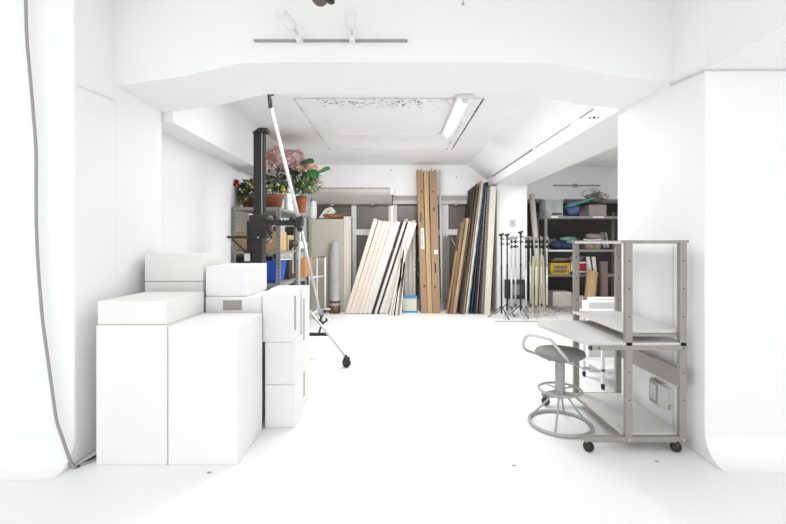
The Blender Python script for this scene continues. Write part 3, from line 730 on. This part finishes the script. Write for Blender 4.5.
# knobs and crossbar at the pole's lower end
q = B('black')
for a, b_ in (((316, 318), (324, 324)), ((320, 320), (323, 314.5)), ((323, 323), (327, 320.5)), ((327, 320.5), (326, 318.5)), ((321, 326), (319, 333))): q.tube([at(*a, 4.8), at(*b_, 4.78)], .011, 8)
q.build('clip', parent=t)
B('black').box(X(309.5, 4.84), X(328.5, 4.84), 4.81, 4.87, Z(335.5, 4.84), Z(333, 4.84), .004).build('foot_bar', parent=t)
B('alu').tube([at(322.5, 324, 4.83), at(326, 334, 4.84)], .009, 8).build('pole_tip', parent=t)

# ------------------------------------------------------------------ white rolling frame
t = thing('rolling_trolley', (-1.4, 7.6, 0), 'low white tubular rolling trolley frame between rack and beige cabinet', 'trolley')
a = Vector((X(308.5, 7.25), 7.25, 0)); b_ = Vector((X(325.5, 7.85), 7.8, 0))
up = lambda p, z: Vector((p.x, p.y, z))
B('pole_white').tube([up(a, .07), up(a, 1.08)], .022, 8).build('post', parent=t); B('pole_white').tube([up(b_, .07), up(b_, 1.08)], .022, 8).build('post', parent=t)
m_ = a.lerp(b_, .5)
B('pole_white').tube([up(m_, .08), up(m_, 1.08)], .012, 8).build('post', parent=t)
for z in (.09, .72, 1.08): B('pole_white' if z < 1 else 'board_grey').tube([up(a, z), up(b_, z)], .016, 8).build('crossbar', parent=t)
B('pole_white').box(b_.x - .02, b_.x + .24, b_.y - .02, b_.y + .02, .07, .1).build('foot', parent=t)
B('pole_white').box(a.x - .02, a.x + .12, a.y - .02, a.y + .02, .07, .1).build('foot', parent=t)
for (x, y) in ((b_.x + .2, b_.y), (b_.x, b_.y), (a.x + .1, a.y)): caster(t, (x, y, .03), .028)

# beige panel cabinet
x0, x1 = X(311, 8.0), X(343.5, 8.0)
t = thing('beige_cabinet', ((x0 + x1) / 2, 8.15, 0), 'beige upright cabinet standing before the dark windows', 'cabinet')
B('beige').box(x0, x1, 8.0, 8.3, 0, Z(219, 8.0), .006).build('body', parent=t)
B('beige_light').box(x1 + .002, x1 + .145, 7.985, 8.3, 0, Z(216.5, 8.0), .006).build('side_panel', parent=t)
t = thing('wrapped_roll', (X(334, 7.9), 7.88, 0), 'plastic-wrapped upright roll with brown bands before the beige cabinet', 'roll')
x = X(335, 7.88)
B('plastic_wrap').lathe([(.095, .12), (.10, .2), (.10, .7), (.095, 1.05), (.08, 1.25), (.075, 1.32), (.085, 1.36), (.06, 1.37)], (x, 7.86, 0), 20).build('wrapping', parent=t)
B('tape_brown').lathe([(.11, 0), (.11, .14)], (x, 7.86, 0), 20).build('base', parent=t)
B('tape_brown').lathe([(.105, .2), (.105, .24)], (x, 7.86, 0), 20).build('band', parent=t)
# cloth and brown paper on top
zt = Z(219, 8.0) 
rn = random.Random(8)
q = MB().m('cream_cloth'); 
q.prism([at(318.5, 218, 8.02), at(333, 218, 8.02), at(335, 211, 8.02), at(331, 206.5, 8.02), at(325, 209, 8.02)], (0, .22, 0)); tag(q.build('folded_cloth'), 'cream folded cloth lying on top of the beige cabinet', 'cloth')
q = MB().m('brown_paper')
for i in range(12):
    px = rn.uniform(325, 342); a = at(px, rn.uniform(213, 217.5), 7.99 + rn.uniform(0, .1)); b_ = a + Vector((rn.uniform(-.16, .16), rn.uniform(-.03, .1), rn.uniform(-.02, .06)))
    q.obox(a, b_, .05, .02)
q.blob(at(334, 215.5, 8.05), .2, .08, .05, 3, .3)
tag(q.build('brown_paper'), 'crumpled brown paper on the right of the cabinet top', 'paper')
# long slotted housing above the windows
t = thing('blind_housing', (-.85, 8.3, 2.2), 'long pale housing with slotted front above the left windows', 'housing')
x0, x1 = X(311, 8.1), X(392, 8.1)
B('hood').hexa([(x0, 8.26, Z(204, 8.26)), (x1, 8.26, Z(204, 8.26)), (x1 + .02, 8.4, Z(206, 8.4)), (x0, 8.4, Z(206, 8.4)), (x0, 8.08, Z(194.5, 8.08)), (x1, 8.08, Z(194.5, 8.08)), (x1, 8.4, Z(194.5, 8.08)), (x0, 8.4, Z(194.5, 8.08))]).build('housing_bottom', parent=t)
q = B('pole_white').box(x0, x1 + .03, 8.1, 8.4, Z(194.4, 8.1), Z(187, 8.1), .004); q.build('housing_body', parent=t)
B('hood').box(x0 + .02, x1 - .03, 8.085, 8.1, Z(193, 8.1), Z(187.8, 8.1)).build('slot_panel', parent=t)
q = B('board_grey').box(x0 + .02, x1 - .03, 8.08, 8.085, Z(188.6, 8.08), Z(187.6, 8.08)); q.box(x0 + .02, x1 - .03, 8.078, 8.085, Z(193.4, 8.08), Z(193, 8.08)); q.build('slot', parent=t)
for px, py, lab in ((332, 204.5, 'small round bracket knob under the housing, left one'), (372.5, 204, 'small round bracket knob under the housing, right one'), (456, 204, 'small round bracket knob on the rail above the right window')):
    D = 8.22; c = at(px, py, D)
    o = B('hood_slot').lathe([(.0005, -.03), (.03, -.025), (.035, 0), (.035, .2)], c, 14, 'y').build('bracket_knob'); tag(o, lab, 'bracket', 'round brackets above the windows')

# ------------------------------------------------------------------ leaning boards
def lean(name, bx0, bx1, tx, tz, y0, y1, m, label, cat, group, thick=None):
    """board leaning in x; bx0..bx1 footprint on the floor, tx = x of the top left corner, tz = its height"""
    t_ = bx1 - bx0; th = math.atan2(tx - bx0, tz); c, s_ = math.cos(th), math.sin(th); T = t_ * c - .002
    a = Vector((bx0, 0, T * s_ + .001)); u = Vector((s_, 0, c)); n = Vector((c, 0, -s_)); L = (tz - a.z) / c
    P_ = [a, a + n * T, a + n * T + u * L, a + u * L]
    o = B(m).prism([(p.x, y0, p.z) for p in P_], (0, y1 - y0, 0)).build(name)
    return tag(o, label, cat, group)
g = 'white panels leaning together'
D0 = 7.72
edges = [345, 349.5, 354, 358.3, 362.5, 367, 371.5, 374.2, 377, 379.2, 383.5, 388]
ms = ['panel_cream', 'panel_cream', 'panel_cream', 'panel_cream', 'panel_white', 'panel_white', 'board_black', 'panel_white', 'board_black', 'panel_white', 'panel_white']
labs = ['cream-edged panel at the far left of the leaning white stack', 'second cream panel from the left in the leaning stack', 'third cream panel from the left in the leaning stack', 'fourth cream panel from the left in the leaning stack',
        'fifth panel from the left in the leaning white stack', 'white panel touching the left one of the two black boards', 'left one of the two black boards within the white stack', 'white panel squeezed between the two black boards', 'right one of the two black boards within the white stack',
        'white panel just right of the right black board', 'last wide white panel on the right of the stack']
tops_y = [218.5, 220, 220.5, 221, 222, 221, 221.5, 221.5, 221.5, 221.5, 222]
for i in range(11):
    x0, x1 = X(edges[i], D0), X(edges[i + 1], D0)
    lean('foam_board', x0, x1, x0 + (.56 if i else .55), Z(tops_y[i], D0), D0 + (i % 3) * .008, 7.975, ms[i], labs[i], 'panel', g)
# thin narrower strips standing between the panels and the upright bundle
for i, (b0, b1, tpx, tpy, m) in enumerate(((389, 391, 403.5, 258, 'panel_offwhite'), (391.3, 393.3, 404.8, 264, 'panel_white'), (393.6, 395, 404.5, 250, 'board_black'), (395.3, 397.5, 405.2, 240, 'panel_white'), (397.8, 399.6, 405.6, 262, 'board_grey'), (399.8, 401.8, 406.2, 246, 'panel_offwhite'))):
    x0, x1 = X(b0, 7.58), X(b1, 7.58)
    lean('narrow_strip', x0, x1, X(tpx, 7.58) - (x1 - x0), Z(tpy, 7.58), 7.58, 7.7, m, ['off-white strip first right of the wide panels', 'white strip just left of the black narrow strip', 'black narrow strip between two white strips', 'tallest white strip near the upright bundle', 'short grey strip near the upright bundle', 'off-white strip touching the upright bundle'][i], 'strip', 'narrow strips beside the white panels')
# upright bundle with blue bands
for i, (a_, b_, ty, m, lab) in enumerate(((404.5, 408, 219, 'panel_offwhite', 'leftmost upright off-white board in the blue-banded bundle'), (408.3, 412, 221, 'panel_white', 'middle upright white board in the blue-banded bundle'), (412.3, 415.5, 220, 'panel_offwhite', 'rightmost upright off-white board in the blue-banded bundle'))):
    i_ = i; o = B(m).box(X(a_, 8.2), X(b_, 8.2), 8.2, 8.34, 0, Z(ty, 8.2), .003).build('upright_board'); tag(o, lab, 'board', 'upright boards with blue band')
x0, x1 = X(403, 7.93), X(416.6, 7.93)
t = thing('wooden_block', ((x0 + x1) / 2, 7.92, 0), 'pale wooden block bound with blue tape at the bundle foot', 'block')
B('panel_ivory').box(x0, x1, 7.885, 7.94, .02, Z(298, 7.9)).build('block_body', parent=t)
q = B('blue_tape'); q.box(x0 - .01, x1 + .01, 7.875, 7.945, Z(298.2, 7.88), Z(296, 7.88)); q.build('upper_band', parent=t)
q = B('blue_tape'); q.box(x0 - .01, x1 + .01, 7.875, 7.945, .0, .035); q.build('lower_band', parent=t)
tag(B('board_black').box(X(416.2, 8.22), X(417.4, 8.22), 8.22, 8.3, 0, Z(222, 8.22)).build('thin_batten'), 'thin black batten between the bundle and the tall cartons', 'batten')

# three tall cartons and a white tube
for i, (b0, b1, t0, ty, m, lab) in enumerate(((421.3, 427.5, 417.3, 168.5, 'cardboard', 'left tall brown carton with a white label'), (427.8, 432.3, 424.6, 169, 'cardboard_b', 'middle tall carton, yellower than the two beside it'), (432.6, 440.2, 430.6, 168.5, 'cardboard', 'right tall brown carton with dark hand slots'))):
    D = 7.8; x0, x1 = X(b0, D), X(b1, D); dx = X(t0, D) - x0; H = Z(ty, D) - 0.0
    y0, y1, lean_y = D, D + .16, .25
    def corner(s_, h, front): return (x0 + dx * h / H + (x1 - x0) * s_, (y0 if front else y1) + lean_y * h / H, h)
    t = thing('tall_carton', ((x0 + x1) / 2, D, 0), lab + ' standing against the window', 'carton', 'tall cartons in the middle')
    B(m).hexa([corner(0, 0, 1), corner(1, 0, 1), corner(1, 0, 0), corner(0, 0, 0), corner(0, H, 1), corner(1, H, 1), corner(1, H, 0), corner(0, H, 0)]).build('carton_body', parent=t)
    rq = random.Random(i + 3)
    for s_ in (.05, .62):
        c0 = Vector(corner(s_, H, 1)); c1 = Vector(corner(min(1, s_ + .32), H, 1)); tip = c0.lerp(c1, rq.random()) + Vector((rq.uniform(-.02, .02), rq.uniform(-.03, 0), rq.uniform(.03, .06)))
        B(m).prism([c0, c1, tip], (0, .006, 0)).build('flap', parent=t)
    def patch(mm, s0, s1, py0, py1, nm):
        q = B(mm); hs = [Z(py1, D + .1), Z(py0, D + .1)]
        pp = []
        for e in (-.006, .01):
            pp += [Vector(corner(s0, hs[0], 1)) + Vector((0, e, 0)), Vector(corner(s1, hs[0], 1)) + Vector((0, e, 0)), Vector(corner(s1, hs[1], 1)) + Vector((0, e, 0)), Vector(corner(s0, hs[1], 1)) + Vector((0, e, 0))]
        q.hexa([pp[0], pp[1], pp[5], pp[4], pp[3], pp[2], pp[6], pp[7]]); q.build(nm, parent=t)
    if i == 0:
        patch('label', .35, .85, 228, 249, 'paper_label'); patch('black', .3, .6, 212, 222, 'printed_mark'); patch('black', .5, .85, 190, 192, 'hand_slot'); patch('black', .5, .8, 285, 287, 'hand_slot')
        patch('black', .5, .62, 231, 247, 'printed_mark')
    if i == 2:
        patch('black', .35, .6, 207, 211, 'hand_slot'); patch('label', .4, .85, 250, 254, 'paper_label'); patch('black', .4, .6, 263, 273, 'hand_slot'); patch('black', .3, .5, 190, 192, 'hand_slot'); patch('black', .3, .5, 286, 288, 'hand_slot')
    if i == 1: patch('cardboard_tan', .05, .45, 172, 310, 'tape_strip')
tag(B('pole_white').tube([(X(442, 8.1), 8.12, 0), (X(440.3, 8.2), 8.3, Z(170, 8.3))], .02, 10).build('white_tube'), 'slim white tube standing right of the tall cartons', 'tube')
for a_, D, lab in ((419.2, 8.1, 'perforated metal strip partly behind the left carton'), (443.8, 8.22, 'perforated metal strip right of the white tube'), (447, 8.25, 'second perforated strip right of the white tube')):
    tag(B('strip_dots').box(X(a_, D), X(a_ + 2.4, D), D, D + .03, 0, Z(236, D)).build('perforated_strip'), lab, 'strip', 'perforated strips by the window')

# boards leaning right against the column
g = 'assorted boards leaning on the column'
RB = [ # bottom px0, px1, top px (left edge), top py, front depth, material, label
 (446.5, 449.3, 456, 251, 7.72, 'wood_orange', 'shortest orange wooden board at the left of the mixed boards'),
 (449.5, 452.6, 461.5, 222, 7.74, 'wood_mid', 'brown board rising just behind the shortest orange one'),
 (452.8, 455.6, 466.5, 218, 7.72, 'wood_light', 'light wood board ending at mid height'),
 (455.8, 458.4, 470.2, 217.5, 7.74, 'wood_mid', 'brown wood board beside the light mid-height one'),
 (458.6, 460.6, 473.5, 187, 7.76, 'board_black', 'black board with a broad dark face'),
 (460.8, 462.8, 477, 184, 7.70, 'wood_dark', 'dark brown board right of the black board'),
 (463, 465.4, 480.5, 181, 7.72, 'wood_light', 'tall pale wooden board among the mixed boards'),
 (465.6, 467.4, 482, 180, 7.74, 'panel_offwhite', 'thin off-white board among the mixed boards'),
 (467.6, 470.4, 483, 185, 7.72, 'board_blue', 'light blue edged board among the mixed boards'),
 (470.6, 473.6, 484.2, 183, 7.74, 'board_navy', 'dark navy board right of the light blue one'),
 (473.8, 476, 485.6, 182, 7.70, 'board_black', 'narrow black board right of the navy one'),
 (476.2, 478.2, 486, 186, 7.72, 'board_grey', 'grey board between two black ones'),
 (478.4, 480.6, 486.6, 182, 7.74, 'board_black', 'last black board before the ivory panels'),
 (480.8, 484, 487.5, 188, 7.72, 'strip_dots', 'speckled perforated board next to the ivory panels'),
 (484.2, 490.2, 490.5, 186, 7.70, 'panel_ivory', 'thick ivory panel at the right end of the mixed boards')]
for i, r in enumerate(RB):
    w_ = r[1] - r[0]; h = 313 - r[3]
    for n_ in RB[i + 1:]: w_ = min(w_, n_[0] + (n_[2] - n_[0]) * h / (313 - n_[3]) - r[2] - .1) if n_[3] <= r[3] + 2 else w_
    x0, x1 = X(r[0], r[4]), X(r[0] + max(w_, .8), r[4])
    y1 = r[4] + (.1 if r[3] > 240 else .35 if r[3] > 200 else .62)
    lean('leaning_board', x0, x1, X(r[2], r[4]), Z(r[3], r[4]), r[4], y1, r[5], r[6], 'board', g)

# light switch and conduit on the column / back wall
o = B('frame_grey').box(X(509.5, 7.92), X(515.5, 7.92), 7.905, 7.92, Z(227, 7.92), Z(219.5, 7.92), .003).build('light_switch'); tag(o, 'pale light switch on the white column above the stands', 'switch')
B('grey_plastic').box(X(511.5, 7.91), X(513.5, 7.91), 7.9, 7.906, Z(224.5, 7.91), Z(222, 7.91)).build('toggle', parent=o)
q = B('cable_grey').tube([(X(553, 8.6), 8.59, Z(185.5, 8.6)), (X(600, 8.6), 8.59, Z(185.5, 8.6))], .012, 8); q.box(X(573, 8.6), X(577, 8.6), 8.57, 8.62, Z(187, 8.6), Z(184, 8.6))
tag(q.build('conduit_pipe'), 'thin horizontal conduit on the wall above the storage recess', 'pipe')

# ------------------------------------------------------------------ light stands
def stand(name, loc, H, m, label, seed, spread=.24):
    x, y, _ = loc; rn = random.Random(seed)
    t = thing(name, loc, label, 'light stand', 'light stands beside the column')
    B(m).tube([(x, y, .08), (x, y, H * .62)], .017, 8).build('lower_tube', parent=t)
    B(m).tube([(x, y, H * .6), (x, y, H * .97)], .013, 8).build('upper_tube', parent=t)
    for zz in (H * .87, H * .93):
        q = B('black_soft').lathe([(.016, -.03), (.02, -.02), (.02, .02), (.016, .03)], (x, y, zz), 10); q.tube([(x, y, zz), (x + .04, y - .01, zz)], .008, 6); q.lathe([(.014, .035), (.014, .05)], (x, y, zz), 8, 'x'); q.build('collar', parent=t)
    q = B('black' if m == 'black' else 'cable_grey').lathe([(.012, -.03), (.024, -.02), (.024, .02), (.01, .035)], (x, y, H * .97), 10); q.tube([(x - .045, y - .01, H * .975), (x + .04, y, H * .99)], .017, 8); q.build('head', parent=t)
    q = B('black_soft').lathe([(.02, -.025), (.024, 0), (.02, .025)], (x, y, .19), 10); q.build('leg_collar', parent=t)
    a0 = rn.uniform(0, 360)
    for k in range(3):
        a = R(a0 + 120 * k); e = (x + spread * math.cos(a), y + spread * math.sin(a), .012)
        B('black' if m == 'black' else 'alu').tube([(x + .015 * math.cos(a), y + .015 * math.sin(a), .20), (x + spread * .8 * math.cos(a), y + spread * .8 * math.sin(a), .035), e], .009, 6).build('leg', parent=t)
    return t
b0 = (X(501.5, 7.35), 7.35, 0)
sb = stand('light_stand', b0, Z(233, 7.35), 'black', 'black light stand at the left end of the row', 1)
dup(sb, (X(507.2, 7.62), 7.62, 0), 'black light stand second from the left in the row')
o = dup(sb, (X(520.7, 7.45), 7.45, 0), 'tallest black light stand in the middle of the row'); o.scale = (1, 1, 1.03)
sg = stand('light_stand', (X(511.5, 7.3), 7.3, 0), Z(236, 7.3), 'alu', 'silver light stand between the black stands, left one', 5)
for px, D, lab in ((515.5, 7.6, 'silver light stand just left of the tallest black one'), (526, 7.3, 'silver light stand just right of the tallest black one'), (530.5, 7.62, 'silver light stand before the recess edge'),
                   (536, 7.4, 'silver light stand left among the cream slats'), (541.5, 7.6, 'silver light stand right among the cream slats'), (547, 7.45, 'silver light stand at the right end of the row')):
    o = dup(sg, (X(px, D), D, 0), lab); o.rotation_euler.z = R(px * 37 % 360)
# black case among the stands
x0, x1 = X(506, 7.78), X(527, 7.78)
t = thing('storage_bin', ((x0 + x1) / 2, 7.82, 0), 'black bin standing behind the light stands', 'bin')
B('black_soft').box(x0, x1, 7.76, 7.90, .28, .64, .01).build('bin_body', parent=t); B('board_grey').box(x0 + .1, x1 - .1, 7.757, 7.761, .36, .56).build('front_panel', parent=t)
q = B('alu'); 
for x in (x0 + .02, x1 - .02): q.box(x - .01, x + .01, 7.8, 7.82, 0, .28)
q.build('leg', parent=t)
# cream slats
for i, (b_, tp, ty) in enumerate(((532, 533.5, 256), (536, 538, 258), (540, 541.5, 254), (544, 542.8, 256), (534.5, 530, 262))):
    D = 7.86 + i * .03
    o = B('cream_slat').obox((X(b_, D), D, 0.002), (X(tp, D + .1), D + .1, Z(ty, D)), .045, .016, (0, 1, 0)).build('cream_slat')
    tag(o, ['cream slat at the left among the stands', 'cream slat second from the left among the stands', 'tallest cream slat among the stands', 'cream slat at the right among the stands', 'cream slat tilting left behind the stands'][i], 'slat', 'cream slats behind the stands')

for px, py, lab in ((391, 170.5, 'tiny dark nail in the back wall above the windows, left of the cartons'), (456.5, 177, 'tiny dark nail in the back wall above the right window')):
    tag(B('chip').lathe([(.012, -.01), (.012, 0)], at(px, py, 8.4), 8, 'y').build('wall_nail'), lab, 'nail')
# ------------------------------------------------------------------ storage recess shelving at right
rx0, rx1 = X(545, 8.1), 4.6
RS = (.72, 1.21, 1.87)
rack(rx0, rx1, 8.1, 8.58, 1.98, RS, 'light grey steel shelving filled with crates in the storage recess', 'rack_light', None, .045)
q = B('label').box(X(551, 8.09), X(558, 8.09), 8.09, 8.1, 1.835, 1.868); tag(q.build('shelf_label'), 'white label on the top recess shelf edge, left', 'label')
q = B('label').box(X(593, 8.09), X(604, 8.09), 8.09, 8.1, 1.835, 1.868); tag(q.build('shelf_label'), 'white label on the top recess shelf edge, right', 'label')
q = B('label').box(X(549, 8.09), X(572, 8.09), 8.085, 8.1, 1.175, 1.2); tag(q.build('shelf_label'), 'long white strip on the middle recess shelf edge', 'label')
# top shelf items
t = thing('storage_bin', (X(554, 8.3), 8.3, 1.872), 'greyish clear plastic bin on the top recess shelf', 'bin')
B('clear_bin').box(X(545.5, 8.15), X(563, 8.15), 8.15, 8.5, 1.872, 2.19, .01).build('bin_body', parent=t); B('grey_plastic').box(X(544.5, 8.14), X(564, 8.14), 8.14, 8.51, 2.19, 2.21, .004).build('lid', parent=t)
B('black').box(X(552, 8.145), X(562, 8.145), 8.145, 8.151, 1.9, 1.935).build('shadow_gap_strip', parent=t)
t = thing('storage_bag', (X(573, 8.3), 8.3, 1.872), 'blue bag under a tilted green lid on the top recess shelf', 'bag')
B('bag_blue').blob((X(573, 8.28), 8.3, 2.02), .15, .14, .15, 4, .08).build('bag_body', parent=t)
B('teal').obox(at(565.5, 207, 8.2), at(592, 198.5, 8.2), .3, .03, (0, 0, 1)).build('lid', parent=t)
sbox('cardboard_box', 'box_greybrown', 589, 606.5, 8.12, 8.5, 1.872, 2.10, 'grey-brown cardboard box at the right of the top recess shelf', 'box', 'boxes in the storage recess')
q = B('twig'); rn = random.Random(12)
for i in range(46):
    c = at(rn.uniform(587, 604), rn.uniform(192, 203), 8.2 + rn.uniform(0, .15)); r = rn.uniform(.05, .13); a0 = rn.uniform(0, 6); 
    q.tube([c + Vector((r * math.cos(a0 + k * .6), rn.uniform(-.02, .02), r * .6 * math.sin(a0 + k * .6))) for k in range(6)], .006, 5)
q.blob(at(596, 200, 8.28), .14, .1, .07, 9, .3, 1)
tag(q.build('wire_tangle'), 'tangle of grey wire and twigs on the grey-brown box', 'tangle', kind='stuff')
# middle shelf
q = MB().m('navy_cloth').blob((X(558, 8.3), 8.3, 1.30), .17, .16, .10, 21, .16).blob((X(566, 8.25), 8.25, 1.27), .16, .1, .06, 22, .2); tag(q.build('cloth_bundle'), 'dark navy cloth heap on the middle recess shelf', 'cloth')
q = MB().m('teal_pale').blob((X(574, 8.35), 8.35, 1.35), .16, .12, .07, 23, .25).blob((X(568, 8.45), 8.42, 1.42), .2, .08, .05, 25, .25); tag(q.build('cloth_bundle'), 'teal crumpled cloth behind the navy heap', 'cloth')
t = thing('wicker_basket', (X(593, 8.25), 8.25, 1.212), 'brown basket with pale rim on the middle recess shelf', 'basket')
q = B('basket').hexa([(X(586, 8.15), 8.15, 1.212), (X(600, 8.15), 8.15, 1.212), (X(600, 8.15), 8.42, 1.212), (X(586, 8.15), 8.42, 1.212), (X(584, 8.12), 8.12, 1.40), (X(602, 8.12), 8.12, 1.40), (X(602, 8.12), 8.45, 1.40), (X(584, 8.12), 8.45, 1.40)]); q.build('basket_body', parent=t)
B('cream_cloth').tube(smooth([Vector(v) for v in ((X(584, 8.1), 8.11, 1.41), (X(590, 8.1), 8.11, 1.395), (X(597, 8.1), 8.11, 1.40), (X(602, 8.1), 8.11, 1.41))]), .016, 8).build('rim', parent=t)
q = MB().m('box_greybrown').blob((X(595, 8.3), 8.3, 1.46), .18, .12, .07, 27, .3); tag(q.build('cloth_bundle'), 'brown cloth bundle piled in the basket', 'cloth')
for i, px in enumerate((603, 606.5)):
    tag(B('plastic_wrap').tube([at(px + 1.5, 247.5, 8.2), at(px - 1, 233, 8.35)], .025, 8).build('paper_roll'), ['left pale paper roll leaning at the recess edge', 'right pale paper roll leaning at the recess edge'][i], 'roll', 'paper rolls on the middle recess shelf')
tag(MB().m('board_grey').blob((X(583, 8.45), 8.47, 1.28), .12, .08, .07, 41, .3).build('cloth_bundle'), 'grey cloth behind the basket on the middle recess shelf', 'cloth')
sbox('storage_box', 'board_grey', 548, 556, 8.4, 8.55, 1.212, 1.42, 'grey box behind the navy cloth on the recess shelf', 'box')
sbox('storage_box', 'basket', 579, 587, 8.3, 8.5, 1.872, 2.0, 'small brown box between blue bag and grey-brown box', 'box')
sbox('equipment_case', 'wood_dark', 556, 566, 8.45, 8.56, .722, 1.05, 'dark brown case behind the yellow crate', 'case')
# lower shelf crates
def crate(px0, px1, z0, z1, m, rim, label):
    x0, x1 = X(px0, 8.08), X(px1, 8.08); t = thing('plastic_crate', ((x0 + x1) / 2, 8.25, z0), label, 'crate', 'crates on the low recess shelf')
    q = B(m).hexa([(x0 + .02, 8.1, z0), (x1 - .02, 8.1, z0), (x1 - .02, 8.45, z0), (x0 + .02, 8.45, z0), (x0, 8.08, z1), (x1, 8.08, z1), (x1, 8.46, z1), (x0, 8.46, z1)]); q.build('crate_body', parent=t)
    q = B(rim); q.box(x0 - .012, x1 + .012, 8.065, 8.085, z1 - .02, z1 + .012); q.box(x0 - .012, x0 + .012, 8.065, 8.085, z0, z1); q.box(x1 - .012, x1 + .012, 8.065, 8.085, z0, z1); q.box(x0 - .012, x1 + .012, 8.065, 8.085, z0, z0 + .025)
    q.build('rim', parent=t)
    if m == 'crate_yellow':
        rn = random.Random(2)
        for r_ in range(2):
            q = B('box_brown'); xx = x0 + .05
            while xx < x1 - .07: w_ = rn.uniform(.015, .03); q.box(xx, xx + w_, 8.068, 8.085, z0 + .05 + r_ * .07, z0 + .09 + r_ * .07); xx += w_ - .002
            q.build('printed_mark', parent=t)
crate(551, 569.5, .722, .935, 'crate_yellow', 'crate_yellow', 'yellow plastic crate on the low recess shelf')
crate(571.5, 587, .76, .96, 'crate_red', 'panel_white', 'dark red crate with white rim on the low recess shelf')
q = MB().m('basket').blob((X(560, 8.3), 8.28, 1.0), .2, .12, .05, 31, .3).m('board_grey').blob((X(576, 8.3), 8.3, 1.03), .2, .1, .06, 32, .3); tag(q.build('rag_pile'), 'brown and grey rags heaped over the crates', 'rags')
sbox('cardboard_box', 'box_brown', 601, 608, 8.0, 8.08, 0, .98, 'tall dark brown carton standing at the pillar edge of the recess', 'box', 'boxes in the storage recess')
tag(B('cardboard_tan').tube([(X(588.5, 7.8), 7.8, .005), (X(593, 7.95), 7.98, Z(272, 7.95))], .10, 16).build('cardboard_tube'), 'tan cardboard tube leaning before the recess shelving', 'tube')
for i, (a, b_) in enumerate(((590.5, 588.5), (595, 594.2))):
    tag(B('panel_white').tube([(X(a, 7.98), 7.98, .77), (X(b_, 8.0), 8.03, Z(257, 8.0))], .035, 10).build('paper_roll'), ['left white paper roll standing out of the cardboard tube', 'right white paper roll standing out of the cardboard tube'][i], 'roll', 'paper rolls in the cardboard tube')
tag(B('panel_white').tube([(X(541, 8.0), 7.98, .003), (X(533.5, 8.3), 8.4, Z(194, 8.3))], .055, 14).build('white_tube'), 'thick white tube leaning at the left side of the recess', 'tube')
# cables on the floor in the recess
q = B('cable_grey'); rn = random.Random(7)
for k in range(7):
    c = Vector((X(rn.uniform(556, 584), 8.0), rn.uniform(7.7, 8.3), .01)); pts = []
    for j in range(12): pts.append(c + Vector((rn.uniform(.1, .3) * math.cos(j * .7 + k), rn.uniform(.08, .2) * math.sin(j * .7 + k), rn.uniform(0, .08))))
    q.tube(smooth(pts, 3), .007, 6)
tag(q.build('cable_tangle'), 'loose grey cables tangled on the floor below the crates', 'cables', kind='stuff')
for i, (px0, px1, y0, y1, z1) in enumerate(((553, 572, 8.2, 8.55, .36), (574, 586, 8.15, 8.5, .28))):
    sbox('covered_box', 'panel_white', px0, px1, y0, y1, 0, z1, ['white box under the crates, left one', 'white box under the crates, right one'][i], 'box', 'white boxes on the recess floor', .02)
q = B('board_grey').box(X(488, 7.5), X(548, 7.5), 6.98, 7.02, 0, .004); tag(q.build('floor_strip'), 'thin grey strip lying on the floor before the stands', 'strip')

for o in bpy.data.objects:
    if '_o' in o: del o['_o']
